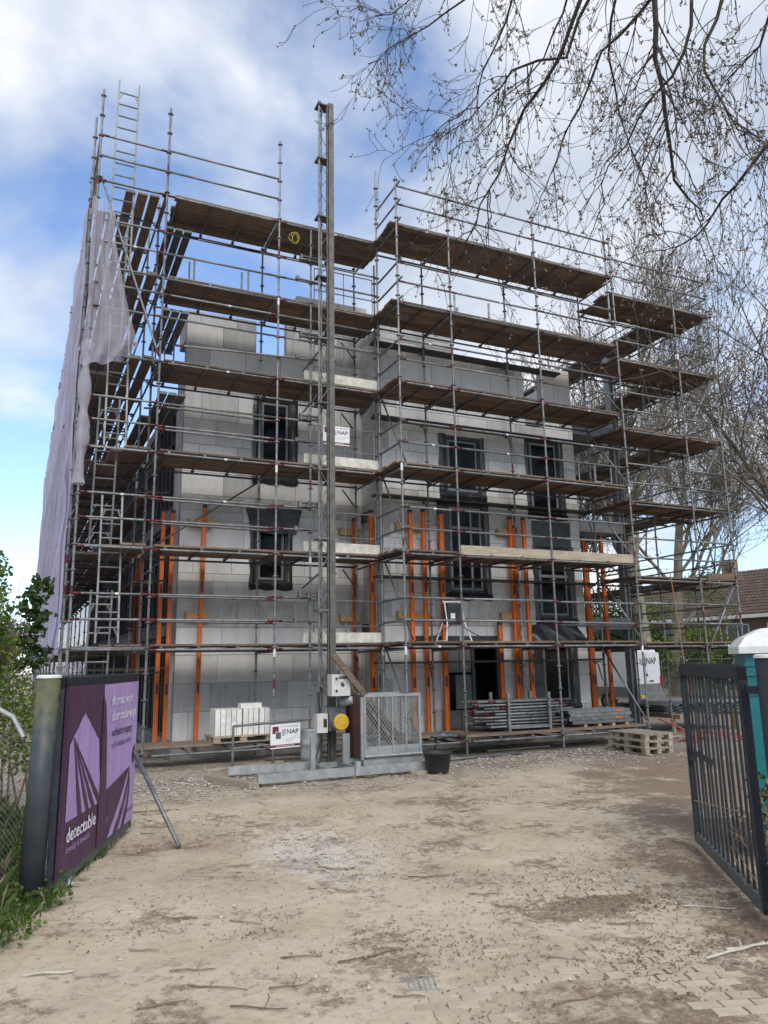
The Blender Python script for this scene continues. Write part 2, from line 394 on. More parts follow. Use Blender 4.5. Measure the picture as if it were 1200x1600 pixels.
def gnoise(scale, detail=6, rough=0.6, off=(0, 0, 0), stretch=(1, 1, 1)):
    mp_ = N(t, 'ShaderNodeMapping'); mp_.inputs['Location'].default_value = off; mp_.inputs['Scale'].default_value = stretch
    t.links.new(geo.outputs['Position'], mp_.inputs[0])
    n_ = N(t, 'ShaderNodeTexNoise'); t.links.new(mp_.outputs[0], n_.inputs['Vector'])
    n_.inputs['Scale'].default_value = scale; n_.inputs['Detail'].default_value = detail; n_.inputs['Roughness'].default_value = rough
    return n_.outputs[0]
sand = ramp(t, gnoise(0.8, 8, .65), [(0.3, (0.36, 0.29, 0.205)), (0.5, (0.475, 0.395, 0.29)), (0.7, (0.54, 0.465, 0.36))])
grain = ramp(t, gnoise(11, 12, .82), [(0.30, (0.55, 0.51, 0.47)), (0.47, (1, 1, 1)), (0.72, (1.15, 1.15, 1.14))])
sand = mixc(t, 1.0, sand, grain, 'MULTIPLY')
brown = ramp(t, gnoise(26, 5, .75, (4, 2, 1)), [(0.3, (0.075, 0.048, 0.034)), (0.52, (0.17, 0.115, 0.08)), (0.7, (0.34, 0.265, 0.19))])
pm = mathn(t, 'ADD', gnoise(1.15, 9, .68, (7, 3, 2)), mathn(t, 'MULTIPLY', mathn(t, 'SUBTRACT', gnoise(9, 9, .8, (3, 9, 0)), 0.5), 0.8))
sx = N(t, 'ShaderNodeSeparateXYZ'); t.links.new(geo.outputs['Position'], sx.inputs[0])
# leaf litter has gathered along the right gate
right = N(t, 'ShaderNodeMapRange'); right.inputs[1].default_value = 2.6; right.inputs[2].default_value = 5.2; right.inputs[3].default_value = 0.0; right.inputs[4].default_value = 0.20
t.links.new(mathn(t, 'SUBTRACT', sx.outputs[0], mathn(t, 'MULTIPLY', mathn(t, 'SUBTRACT', sx.outputs[1], 4.0), 0.75)), right.inputs[0])
litm = ramp(t, mathn(t, 'ADD', pm, right.outputs[0]), [(0.53, (0, 0, 0)), (0.64, (0.8,)*3)])
gcol = mixc(t, litm, sand, brown)
rub = ramp(t, gnoise(13, 5, .7, (1, 5, 9)), [(0.40, (0.13, 0.115, 0.095)), (0.52, (0.27, 0.235, 0.19)), (0.64, (0.50, 0.47, 0.42))])
rm = N(t, 'ShaderNodeMapRange'); rm.inputs[1].default_value = 12.6; rm.inputs[2].default_value = 14.6
t.links.new(mathn(t, 'ADD', sx.outputs[1], mathn(t, 'MULTIPLY', gnoise(.9, 5, .6, (2, 2, 2)), 2.0)), rm.inputs[0])
gcol = mixc(t, mathn(t, 'MULTIPLY', rm.outputs[0], 0.7), gcol, rub)
# spilled lime in the middle of the yard
dx = mathn(t, 'POWER', mathn(t, 'DIVIDE', mathn(t, 'SUBTRACT', sx.outputs[0], 2.95), 0.75), 2.0)
dy = mathn(t, 'POWER', mathn(t, 'DIVIDE', mathn(t, 'SUBTRACT', sx.outputs[1], 8.3), 1.5), 2.0)
dl = mathn(t, 'ADD', mathn(t, 'ADD', dx, dy), mathn(t, 'MULTIPLY', mathn(t, 'SUBTRACT', gnoise(4, 6, .75, (8, 8, 8)), 0.5), 6.0))
lime = ramp(t, dl, [(0.0, (0.38,)*3), (0.9, (0, 0, 0))])
gcol = mixc(t, lime, gcol, (0.66, 0.65, 0.62))
far = N(t, 'ShaderNodeMapRange'); far.inputs[1].default_value = 34; far.inputs[2].default_value = 48; t.links.new(sx.outputs[0], far.inputs[0])
gcol = mixc(t, far.outputs[0], gcol, (0.09, 0.12, 0.04))
t.links.new(gcol, bs.inputs['Base Color'])
bp = N(t, 'ShaderNodeBump'); bp.inputs['Strength'].default_value = 0.7; bp.inputs['Distance'].default_value = 0.02
t.links.new(mathn(t, 'ADD', gnoise(7, 10, .78), mathn(t, 'MULTIPLY', litm, 0.25)), bp.inputs['Height']); t.links.new(bp.outputs[0], bs.inputs['Normal'])
ground = link('ground', gb.mesh('ground', 'sand_ground', True), Matrix.Identity(4))
tag(ground, 'dusty sand yard strewn with twigs and leaf litter', None, None, 'structure')
# clinker pavers showing through the sand near the gate
mat('paver', (0.46, 0.385, 0.29), (0.36, 0.30, 0.22), rough=0.95, scale=5, objvar=0.10, bump=0.4, bscale=30)
pb = MB(); pb.hexa([(-.098, -.048, -.05), (.098, -.048, -.05), (.098, .048, -.05), (-.098, .048, -.05), (-.090, -.041, .0), (.090, -.041, .0), (.090, .041, 0), (-.090, .041, 0)])
pme = pb.mesh('paver', 'paver'); pang = R(-19); npv = 0
cs, sn = math.cos(pang), math.sin(pang)
for j in range(-2, 36):
    for i in range(-4, 26):
        u = i*0.2+(0.1 if j % 2 else 0); v = j*0.1
        x = 1.9+u*cs-v*sn; y = 3.9+u*sn+v*cs
        if y > 6.6 or x > 6.4: continue
        e_ = noise.noise(Vector((x*.75, y*.75, 11)))+0.25*noise.noise(Vector((x*3, y*3, 1)))
        near = ((x-3.55)/1.35)**2+((y-4.25)/.95)**2
        near2 = ((x-5.0)/1.0)**2+((y-6.0)/.42)**2
        if e_-min(near, near2)*0.5 < -0.24 or npv >= 290: continue
        z = ground_h(x, y)+rnd.uniform(0.003, 0.012)
        link('paver', pme, Matrix.Translation((x, y, z)) @ Matrix.Rotation(pang, 4, 'Z') @ Matrix.Rotation(rnd.uniform(-.012, .012), 4, 'X'), ground); npv += 1
# ------------------------------------------------------------------ building
SL = -0.018                                  # the side facade is a little out of square
bld = thing('apartment_building', 'unfinished apartment building of pale grey blocks behind the scaffolding', 'building', (8, 20, 0))
LY, RY, CX = 17.5, 16.25, 7.5                # wing facades, inner corner
def cut_rects(u0, u1, z0, z1, ops, zbreaks):
    zs = sorted(set([z0, z1] + [z for z in zbreaks if z0 < z < z1] + [z for o in ops for z in (o[2], o[3]) if z0 < z < z1]))
    out = []
    for a, b in zip(zs[:-1], zs[1:]):
        if b-a < .01: continue
        segs = [(u0, u1)]
        for (ua, ub, za, zb) in ops:
            if za < b-1e-4 and zb > a+1e-4:
                ns = []
                for (p, q) in segs:
                    if ub <= p or ua >= q: ns.append((p, q)); continue
                    if ua > p: ns.append((p, ua))
                    if ub < q: ns.append((ub, q))
                segs = ns
        for p, q in segs:
            if q-p > .02: out.append((a, b, p, q))
    return out
def block_wall(name, fn, u0, u1, z0, z1, ops, course=0.62, bl=0.9, th=0.2, label=None):
    """fn(u, depth, z) -> world; depth 0 is the face, positive goes inwards"""
    core = MB(); rc = cut_rects(u0, u1, z0, z1, ops, [])
    for a, b, p, q in rc:
        core.hexa([fn(p, .014, a), fn(q, .014, a), fn(q, th, a), fn(p, th, a), fn(p, .014, b), fn(q, .014, b), fn(q, th, b), fn(p, th, b)])
    w = core.build(name, 'mortar', bld)
    if label: w['label'] = label
    zb = []; z = z0
    while z < z1: z += course; zb.append(z)
    edges = sorted(set(round(z, 3) for o in ops for z in (o[2], o[3])))
    zb = [z for z in zb if all(abs(z-e) > .16 for e in edges)]
    k = 0
    for a, b, p, q in cut_rects(u0, u1, z0, z1, ops, zb):
        row = int(a/course+.5); off = (0.45 if row % 2 else 0.0)+0.13*math.sin(row*5.1)
        cuts = [p]; c = u0+off
        while c < q:
            if c > p+.14 and c < q-.14: cuts.append(c)
            c += bl*(1.0 if rnd.random() > .16 else rnd.choice((.5, .33, .67)))
        cuts.append(q)
        for c0, c1 in zip(cuts[:-1], cuts[1:]):
            g = .004; d0 = rnd.uniform(-.004, .003); bv = .006
            f = MB()
            A = [fn(c0+g, .012, a+g), fn(c1-g, .012, a+g), fn(c1-g, .012, b-g), fn(c0+g, .012, b-g)]
            B = [fn(c0+g+bv, d0, a+g+bv), fn(c1-g-bv, d0, a+g+bv), fn(c1-g-bv, d0, b-g-bv), fn(c0+g+bv, d0, b-g-bv)]
            i = len(f.v); f.v += [tuple(x) for x in A+B]
            for q_ in ((4, 5, 6, 7), (0, 1, 5, 4), (1, 2, 6, 5), (2, 3, 7, 6), (3, 0, 4, 7)): f.f.append(q_); f.mi.append(0)
            zm = (a+b)/2; st_ = (2.85 < zm < 3.5 or 5.6 < zm < 6.25 or zm < .7)
            f.build('block', 'block_stain' if st_ and rnd.random() < .6 else ('block_dark' if rnd.random() < .13 else 'block'), w); k += 1
    return w, k
fL = lambda u, d, z: Vector((u, LY+d, z))
fR = lambda u, d, z: Vector((u, RY+d, z))
fC = lambda u, d, z: Vector((CX+d, u, z))          # return wall, u = y
fS = lambda u, d, z: Vector((2.9+SL*(u-LY)+d, u, z))
WL = [(4.72, 5.60, 6.55, 8.62), (4.68, 5.52, 3.95, 5.62), (4.63, 5.42, 9.78, 20), (2.0, 4.63, 10.63, 20), (5.42, 5.7, 10.85, 20), (5.7, 8, 11.57, 20)]
_, n1 = block_wall('wall', fL, 2.9, CX+.2, 0.42, 11.6, WL, label='pale block wall of the set-back wing')
WR = [(9.30, 10.38, 6.25, 7.80), (9.30, 10.42, 3.70, 6.02), (9.15, 10.68, 0.42, 2.46), (11.88, 12.95, 5.90, 8.00), (11.98, 13.06, 3.10, 5.02), (11.95, 12.95, 0.92, 2.52),
      (11.85, 12.45, 8.35, 20), (12.45, 14, 10.16, 20), (9.6, 11.85, 10.03, 20), (7, 9.6, 10.55, 20)]
_, n2 = block_wall('wall', fR, CX, 13.45, 0.42, 10.6, WR, label='pale block wall of the projecting wing')
_, n3 = block_wall('wall', fC, RY, LY, 0.42, 10.55, [], th=0.19)
# far end of the projecting wing and the short pier at the left corner
b = MB(); b.box((13.25, RY+.21, .42), (13.44, 24, 10.0)); b.build('end_wall', 'block', bld)
_, n4 = block_wall('wall', fS, LY+.2, LY+.95, 0.42, 10.63, [(LY+.1, LY+1.2, 9.3, 9.9)], bl=.8)
print('blocks', n1, n2, n3, n4)
# floor slabs, plinth, dark interior
for z in (3.0, 5.82, 8.75):
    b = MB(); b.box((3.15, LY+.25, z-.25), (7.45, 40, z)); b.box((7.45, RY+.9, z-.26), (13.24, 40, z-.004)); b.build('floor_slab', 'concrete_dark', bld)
b = MB(); b.box((2.88, LY+.03, .02), (CX+.03, 41, .42)); b.box((CX+.035, RY+.03, .02), (13.44, 41, .415)); b.build('plinth', 'concrete', bld)
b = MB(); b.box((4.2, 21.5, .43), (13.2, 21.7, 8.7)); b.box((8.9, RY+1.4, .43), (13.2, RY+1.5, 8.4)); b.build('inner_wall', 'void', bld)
b = MB(); b.box((3.2, 40, .43), (13.4, 40.2, 8.6)); b.build('rear_wall', 'block', bld)
# windows
def window(face, ua, ub, za, zb, mull=None, bar=None, sash=True, foil=(.10, .12), light=True, pane=True, open_=False):
    fr = MB(); w_ = .075
    def bar3(p, q, r_, s_, d0, d1, mi=0): fr.hexa([face(p, d0, r_), face(q, d0, r_), face(q, d1, r_), face(p, d1, r_), face(p, d0, s_), face(q, d0, s_), face(q, d1, s_), face(p, d1, s_)], mi)
    d0, d1 = .055, .15
    bar3(ua+.002, ua+w_, za+.002, zb-.002, d0, d1); bar3(ub-w_, ub-.002, za+.002, zb-.002, d0, d1)
    bar3(ua+w_, ub-w_, za+.002, za+w_, d0+.002, d1); bar3(ua+w_, ub-w_, zb-w_, zb-.002, d0+.002, d1)
    if sash:
        e = w_+.02; s2 = .06
        bar3(ua+e, ua+e+s2, za+e, zb-e, d0+.02, d1-.01, 1); bar3(ub-e-s2, ub-e, za+e, zb-e, d0+.02, d1-.01, 1)
        bar3(ua+e+s2, ub-e-s2, za+e, za+e+s2, d0+.022, d1-.01, 1); bar3(ua+e+s2, ub-e-s2, zb-e-s2, zb-e, d0+.022, d1-.01, 1)
    if bar: bar3(ua+w_, ub-w_, bar, bar+.07, d0+.01, d1, 1)
    if mull: bar3(mull, mull+.06, za+w_, zb-w_, d0+.012, d1, 1)
    win = fr.build('window', ['frame_dark', 'frame_grey' if light else 'frame_dark'], bld)
    if pane:
        p = MB(); p.hexa([face(ua+.1, .10, za+.1), face(ub-.1, .10, za+.1), face(ub-.1, .112, za+.1), face(ua+.1, .112, za+.1), face(ua+.1, .10, zb-.1), face(ub-.1, .10, zb-.1), face(ub-.1, .112, zb-.1), face(ua+.1, .112, zb-.1)])
        p.build('pane', 'glass', win)
    # black membrane folded out round the frame
    if foil:
        l, r_ = foil
        for (p0, p1) in ((ua-l, ua+.01), (ub-.01, ub+r_)):
            q = MB(); n_ = 9
            for i in range(n_+1):
                z = za-.1+(zb-za+.12)*i/n_; j = .012*math.sin(i*2.3+p0); j2 = .02*math.sin(i*1.7+p1)
                q.v += [tuple(face(p0+j2, -.012-abs(j), z)), tuple(face((p0+p1)/2, -.03-abs(j)*1.5, z)), tuple(face(p1, -.008, z))]
            for i in range(n_):
                for k in range(2): q.f.append((3*i+k, 3*i+k+1, 3*i+k+4, 3*i+k+3)); q.mi.append(0)
            q.build('membrane', 'foil', win)
        q = MB(); n_ = 8
        for i in range(n_+1):
            u = ua-l+(ub-ua+l+r_)*i/n_; j = .02*math.sin(i*1.9+ua)
            q.v += [tuple(face(u, -.014, za+.03)), tuple(face(u, -.05-abs(j), za-.06)), tuple(face(u, -.02, za-.16+j))]
        for i in range(n_):
            for k in range(2): q.f.append((3*i+k, 3*i+k+1, 3*i+k+4, 3*i+k+3)); q.mi.append(0)
        q.build('membrane', 'foil', win)
    return win
def hanging_foil(face, ua, ub, za, zb, parent, slope=.1, bulge=.05):
    q = MB(); n_, m_ = 14, 7
    for j in range(m_+1):
        for i in range(n_+1):
            f, g_ = i/n_, j/m_
            u = ua+(ub-ua)*f+slope*(1-g_)*(.5-f); z = za+(zb-za)*g_+.015*math.sin(f*9+j)*(1-g_)
            d = -.02-bulge*(1-g_)*abs(math.sin(f*7.3+g_*2))-.02*abs(noise.noise(Vector((f*6, g_*5, ua))))
            q.v.append(tuple(face(u, d, z)))
    for j in range(m_):
        for i in range(n_): a = j*(n_+1)+i; q.f.append((a, a+1, a+n_+2, a+n_+1)); q.mi.append(0)
    return q.build('plastic_sheet', 'foil', parent, True)
w1 = window(fL, 4.72, 5.60, 6.55, 8.62, foil=(.14, .14))
w2 = window(fL, 4.68, 5.52, 3.95, 5.62, foil=(.13, .10)); hanging_foil(fL, 4.42, 5.86, 5.16, 5.80, w2, .35)
w3 = window(fR, 9.30, 10.38, 6.25, 7.80, foil=(.2, .1)); w4 = window(fR, 9.30, 10.42, 3.70, 6.02, bar=5.35, mull=9.98, foil=(.3, .1))
w5 = window(fR, 11.88, 12.95, 5.90, 8.00, foil=(.12, .10)); w6 = window(fR, 11.98, 13.06, 3.10, 5.02, bar=4.2, foil=(.16, .12)); hanging_foil(fR, 11.86, 13.10, 5.02, 5.70, w6, 0, .02)
w7 = window(fR, 11.95, 12.95, .92, 2.52, foil=(.26, .16)); hanging_foil(fR, 11.7, 13.1, 2.5, 2.95, w7, -.4, .25)
# entrance: panelled leaf beside an open dark doorway
dr = MB(); dr.box((9.16, RY+.05, .44), (9.22, RY+.16, 2.44)); dr.box((10.60, RY+.05, .44), (10.66, RY+.16, 2.44)); dr.box((9.22, RY+.052, 2.36), (10.60, RY+.16, 2.438)); dr.box((9.88, RY+.054, .44), (9.96, RY+.16, 2.36))
door = dr.build('entrance', 'frame_dark', bld)
for (x0, x1, z0, z1, mk) in ((9.23, 9.54, 1.78, 2.35, 'panel_green'), (9.56, 9.87, 1.78, 2.35, 'panel_green'), (9.23, 9.40, .92, 1.72, 'glass'), (9.42, 9.87, .92, 1.72, 'panel_green'), (9.23, 9.54, .45, .88, 'panel_green'), (9.56, 9.87, .45, .88, 'panel_green')):
    b = MB(); b.box((x0, RY+.09, z0), (x1, RY+.12, z1)); b.build('door_panel', mk, door)
lb = MB(); lb.box((8.3, RY-.06, 2.52), (10.6, RY-.004, 2.66)); lb.build('lintel', 'frame_dark', bld)
for x0, x1, z0 in ((11.6, 13.2, 2.62), ): pass
# timber lintels and patch boards on the wall
# open bay beside the projecting wing: steel column, slab edges
col = MB(); col.box((15.50, 16.92, .02), (15.54, 17.12, 11.2)); col.box((15.66, 16.92, .02), (15.70, 17.12, 11.2)); col.box((15.54, 17.0, .02), (15.66, 17.04, 11.2)); col.build('steel_column', 'steel_grey', bld)
for z in (2.86, 5.62, 8.5):
    b = MB(); b.box((13.46, 16.75, z), (15.48, 16.95, z+.32)); b.box((13.46, 16.96, z+.1), (15.6, 19.6, z+.3)); b.build('balcony_edge', 'steel_grey', bld)
# side facade: storey-high dark frames
def side_window(y0, y1, z0, z1):
    f = MB(); X = lambda y, d: 2.9+SL*(y-LY)+d
    def bx_(ya, yb, za, zb, d0, d1): f.hexa([(X(ya, d0), ya, za), (X(ya, d1), ya, za), (X(yb, d1), yb, za), (X(yb, d0), yb, za), (X(ya, d0), ya, zb), (X(ya, d1), ya, zb), (X(yb, d1), yb, zb), (X(yb, d0), yb, zb)])
    n_ = 4
    for i in range(n_+1):
        y = y0+(y1-y0-.07)*i/n_; bx_(y, y+.07, z0, z1, 0, .12)
    bx_(y0+.07, y1-.07, z0, z0+.08, .004, .118); bx_(y0+.07, y1-.07, z1-.08, z1, .004, .118); bx_(y0+.07, y1-.07, (z0+z1)/2+.4, (z0+z1)/2+.46, .006, .116)
    w = f.build('window', 'frame_dark', bld)
    p = MB(); p.hexa([(X(y0, .06), y0+.02, z0+.02), (X(y0, .075), y0+.02, z0+.02), (X(y1, .075), y1-.02, z0+.02), (X(y1, .06), y1-.02, z0+.02), (X(y0, .06), y0+.02, z1-.02), (X(y0, .075), y0+.02, z1-.02), (X(y1, .075), y1-.02, z1-.02), (X(y1, .06), y1-.02, z1-.02)])
    p.build('pane', 'glass', w)
for z0, z1 in ((.44, 2.72), (3.05, 5.52), (5.86, 8.45)):
    y = LY+1.0
    while y < 40: side_window(y, y+2.45, z0, z1); y += 2.57
b = MB()
for z in (2.75, 5.55, 8.48): b.hexa([(2.86+SL*1, LY+1, z), (3.14, LY+1, z), (3.14+SL*22, 40, z), (2.86+SL*22, 40, z), (2.86+SL*1, LY+1, z+.27), (3.14, LY+1, z+.27), (3.14+SL*22, 40, z+.27), (2.86+SL*22, 40, z+.27)])
b.build('slab_edge', 'concrete', bld)
# ------------------------------------------------------------------ scaffolding
Y0L, Y1L, Y0R, Y1R = 15.6, 17.05, 14.45, 15.87
LV_L = [2.43, 4.43, 6.45, 8.45, 10.40, 12.40]
LV_R = [2.43, 4.42, 6.38, 8.35, 10.28, 12.28]
XA, XB, XC, XC2, XD = 0.60, 2.04, 4.63, 5.42, 7.15
XE, XF, XG, XH, XI, XJ = 7.15, 8.55, 11.09, 13.65, 15.83, 17.16
def redv(): return rnd.choice((0, 1, 1, 2))
def bearer_mesh(L):
    key = ('b', round(L, 2))
    if key not in CACHE:
        tb = MB(); tb.tube([(0, -.02, -.032), (0, L+.03, -.032)], .024, 6)
        for yy in (0, L): tb.box((-.03, yy-.035, -.09), (.03, yy+.035, -.004))
        CACHE[key] = tb.mesh('bearer', 'galv_dark')
    return CACHE[key]
def deck_x(parent, xs, y0, y1, z, n, over=(0.0, 0.0), skip=(), spacing=.87, jit=.02):
    """deck of boards running along x between y0 and y1; xs = bay limits"""
    dk = link('deck', None, Matrix.Translation((xs[0], y0, z)), parent)
    for a, b_ in zip(xs[:-1], xs[1:]):
        k = max(1, round((b_-a)/spacing))
        for i in range(k):
            x = a+(b_-a)*i/k
            if i == 0: x += .05
            link('bearer', bearer_mesh(y1-y0), Matrix.Translation((x, y0, z)), dk)
    w = (y1-y0-.06)/n
    for bi, (a, b_) in enumerate(zip(xs[:-1], xs[1:])):
        for j in range(n):
            if (bi, j) in skip: continue
            y = y0+.03+w*(j+.5)
            a2 = a+(-over[0] if bi == 0 else .012)+rnd.uniform(-jit, jit)*(1 if bi == 0 else 0); b2 = b_+(over[1]+rnd.uniform(-jit, jit) if bi == len(xs)-2 else -.012)
            plank(dk, (a2, y, z+rnd.uniform(0, .004)), (b2, y, z+rnd.uniform(0, .004)), w-rnd.uniform(.010, .022))
    return dk
def deck_y(parent, xfun, x0, x1, ys, z, n, gap=.03, spacing=1.3, starts=None):
    dk = link('deck', None, Matrix.Translation((xfun(ys[0])+x0, ys[0], z)), parent)
    for a, b_ in zip(ys[:-1], ys[1:]):
        k = max(1, round((b_-a)/spacing))
        for i in range(k):
            y = a+(b_-a)*i/k
            if i == 0: y += .05
            link('bearer', bearer_mesh(x1-x0), Matrix.Translation((xfun(y)+x1, y, z)) @ Matrix.Rotation(R(90), 4, 'Z'), dk)
    w = (x1-x0-.06)/n
    for bi, (a, b_) in enumerate(zip(ys[:-1], ys[1:])):
        for j in range(n):
            x = x0+.03+w*(j+.5); a2 = a+.012
            if bi == 0 and starts: a2 = a+starts[j]
            if a2 > b_-.2: continue
            plank(dk, (xfun(a2)+x, a2, z+rnd.uniform(0, .004)), (xfun(b_)+x, b_-.012, z+rnd.uniform(0, .004)), w-gap-rnd.uniform(0, .012))
    return dk
def rail(parent, p, q, r=.024, red=None, name='guard_rail', mk='galv'): return pipe(name, parent, p, q, r, redv() if red is None else red, mk)
def ledger(parent, p, q, red=None, mk='galv'): return pipe('ledger', parent, p, q, .024, redv() if red is None else red, mk)
# --- front, set-back wing
s1 = thing('scaffold', 'tube scaffold in front of the set-back wing, behind the hoist mast', 'scaffold', (4.6, 16.3, 0), 'scaffolds round the building')
for x, zt in ((XB, 14.55), (XC, 14.5), (XD, 14.4), (XC2, 12.3)): standard(s1, x, Y0L, zt)
for x, zt in ((XB+.02, 13.0), (XC, 12.85), (XD-.02, 12.9)): standard(s1, x, Y1L, zt)
for z in [.42]+LV_L:
    top = z > 12
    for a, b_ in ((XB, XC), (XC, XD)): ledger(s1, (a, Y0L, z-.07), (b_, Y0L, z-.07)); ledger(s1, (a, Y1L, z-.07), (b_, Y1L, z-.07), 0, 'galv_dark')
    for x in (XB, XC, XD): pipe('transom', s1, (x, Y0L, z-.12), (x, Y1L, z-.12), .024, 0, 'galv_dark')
    if z < 1: deck_x(s1, [XB, XC, XD], Y0L, Y1L, z+.01, 4, jit=.12, skip=((0, 0), (1, 1)))
    else: deck_x(s1, [XB+.22, XC, XD], Y0L+.02, Y1L-.05, z, 6, over=(.12 if not top else 0, .22), jit=.05)
    if 1 < z < 8 or 9 < z < 12:
        for dz in (.52, 1.02):
            rail(s1, (XB, Y0L, z+dz), (XC, Y0L, z+dz))
            rail(s1, (XC, Y0L, z+dz), (XC2 if z < 9 else XD, Y0L, z+dz), red=1)
            if z < 7: rail(s1, (XB+.03, Y0L+.16, z+dz-.02), (XC, Y0L+.16, z+dz-.04), red=1)
    if 8 < z < 9:
        for zz_ in (9.42, 9.95): rail(s1, (XB, Y0L, zz_), (XC, Y0L, zz_)); rail(s1, (XC, Y0L, zz_), (XD, Y0L, zz_))
        rail(s1, (XB+.3, Y0L-.08, 8.78), (XC2+.1, Y0L-.09, 8.95), red=1, name='loose_tube')
    if top:
        for zz_ in (12.93, 13.46): rail(s1, (XB, Y0L, zz_), (XC, Y0L, zz_), red=0)
        rail(s1, (XB, Y0L, 11.42), (XC, Y0L, 11.42), red=0)
    # landing gate for the hoist between the extra standard and the corner
    if 1 < z < 12:
        g = MB(); ga, gb_ = XC2+.12, XD-.1
        for dz in (.42, .98): g.tube([(ga, Y0L+.1, z+dz), (gb_, Y0L+.1, z+dz)], .013, 6)
        for x in (ga, gb_, (ga+gb_)/2): g.tube([(x, Y0L+.1, z+.05), (x, Y0L+.1, z+.98)], .011, 6)
        gt = g.build('landing_gate', 'galv', s1)
        if z < 9 or True:
            tb = MB(); tb.box((ga-.25, Y0L+.07, z+.06), (gb_+.12, Y0L+.095, z+.06+(.22 if z < 10 else .001)))
            if z < 10: tb.build('toe_board', 'toe_board', gt)
        # latch and clamp assembly
        k = MB(); k.box((XC2-.30, Y0L-.12, z+1.02), (XC2+.16, Y0L-.05, z+1.06)); k.box((XC2-.30, Y0L-.12, z+1.10), (XC2+.16, Y0L-.05, z+1.13))
        for x in (-.3, -.1, .13): k.box((XC2+x, Y0L-.13, z+1.0), (XC2+x+.05, Y0L-.04, z+1.15))
        k.tube([(XC2-.36, Y0L-.09, z+.52), (XC2+.18, Y0L-.09, z+.5)], .02, 6); k.box((XC2-.4, Y0L-.13, z+.48), (XC2-.33, Y0L-.04, z+.57))
        k.build('latch', 'galv_dark', s1)
for z in LV_L[:-1]: pipe('brace', s1, (XB+.05, Y1L, z+.1), (XC-.05, Y1L, z+1.85), .02, 0, 'galv_dark') if z in (4.43,) else None
pipe('brace', s1, (XA+.06, Y0L-.05, 12.38), (XB-.03, Y0L-.05, 8.5), .024, 1)
for z in LV_L[1:5]:
    b = MB(); b.tube([(XD-.02, Y1L, z-.6), (XD-.35, Y1L+.1, z-.12)], .02, 6); b.build('bracket', 'galv_dark', s1)
# --- side scaffold along the netted facade
s2 = thing('scaffold', 'long tube scaffold along the netted side facade with ladders in its first bay', 'scaffold', (1.2, 26, 0), 'scaffolds round the building')
OX = lambda y: XA+SL*(y-Y0L)
ysd = [Y0L+2.57*k for k in range(11)]
for k, y in enumerate(ysd):
    standard(s2, OX(y), y, 14.55 if k == 0 else 13.9+.25*math.sin(k*2))
    if k == 0: standard(s2, OX(y)-.11, y+.12, 13.9)
    if k: standard(s2, OX(y)+1.42, y, 12.8)
for z in [.42]+LV_L:
    for k, (a, b_) in enumerate(zip(ysd[:-1], ysd[1:])):
        ledger(s2, (OX(a), a, z-.07), (OX(b_), b_, z-.07)) if z > 1 or k < 5 else None
        if k < 6: ledger(s2, (OX(a)+1.42, a, z-.07), (OX(b_)+1.42, b_, z-.07), 0, 'galv_dark')
        if z > 12 or (z > 1 and k < 1):
            for dz in (.52, 1.02): rail(s2, (OX(a), a, z+dz), (OX(b_), b_, z+dz), red=0)
        pipe('transom', s2, (OX(b_), b_, z-.12), (OX(b_)+1.42, b_, z-.12), .024, 0, 'galv_dark') if k < 5 else None
    pipe('transom', s2, (XA, Y0L, z-.06), (XB, Y0L, z-.06), .024, redv())
    if z > 1:
        for dz in ((.52, 1.02) if not 8 < z < 9 else (.97, 1.5)): rail(s2, (XA, Y0L-.01, z+dz), (XB, Y0L-.01, z+dz))
    st = None
    if z > 12: st = (1.4, 1.35, .3, .28, .26)
    elif z > 10: st = (1.6, 1.7, .9, .2, .05)
    elif z > 8: st = (1.3, 1.3, .5, .1, .02)
    elif z > 1: st = (1.5, 1.5, .35, .02, .02)
    if z > 1: deck_y(s2, OX, .03, 1.38, [ysd[0], ysd[1], ysd[2], ysd[3], ysd[5], ysd[7], ysd[10]], z, 5, gap=.045 if z > 8 else .02, starts=st)
    if 1 < z < 9:  # bracket boards towards the facade
        dk = MB(); dk.tube([(1.95, 17.3, z-.55), (2.6, 17.3, z-.5)], .022, 6); dkk = dk.build('bracket_deck', 'galv_dark', s2)
        for j in range(2):
            for a, b_ in zip(ysd[1:5], ysd[2:6]): plank(dkk, (2.12+.25*j+SL*(a-Y0L), a, z-.48), (2.12+.25*j+SL*(b_-Y0L), b_-.02, z-.48), .23)
for z in LV_L[3:]:
    st_ = MB()
    for j in range(3):
        st_.box((2.12+j*.2, 16.0, z-.62), (2.28+j*.2, 18.4, z-.56))
    st_.build('steel_deck', 'galv_dark', s2)
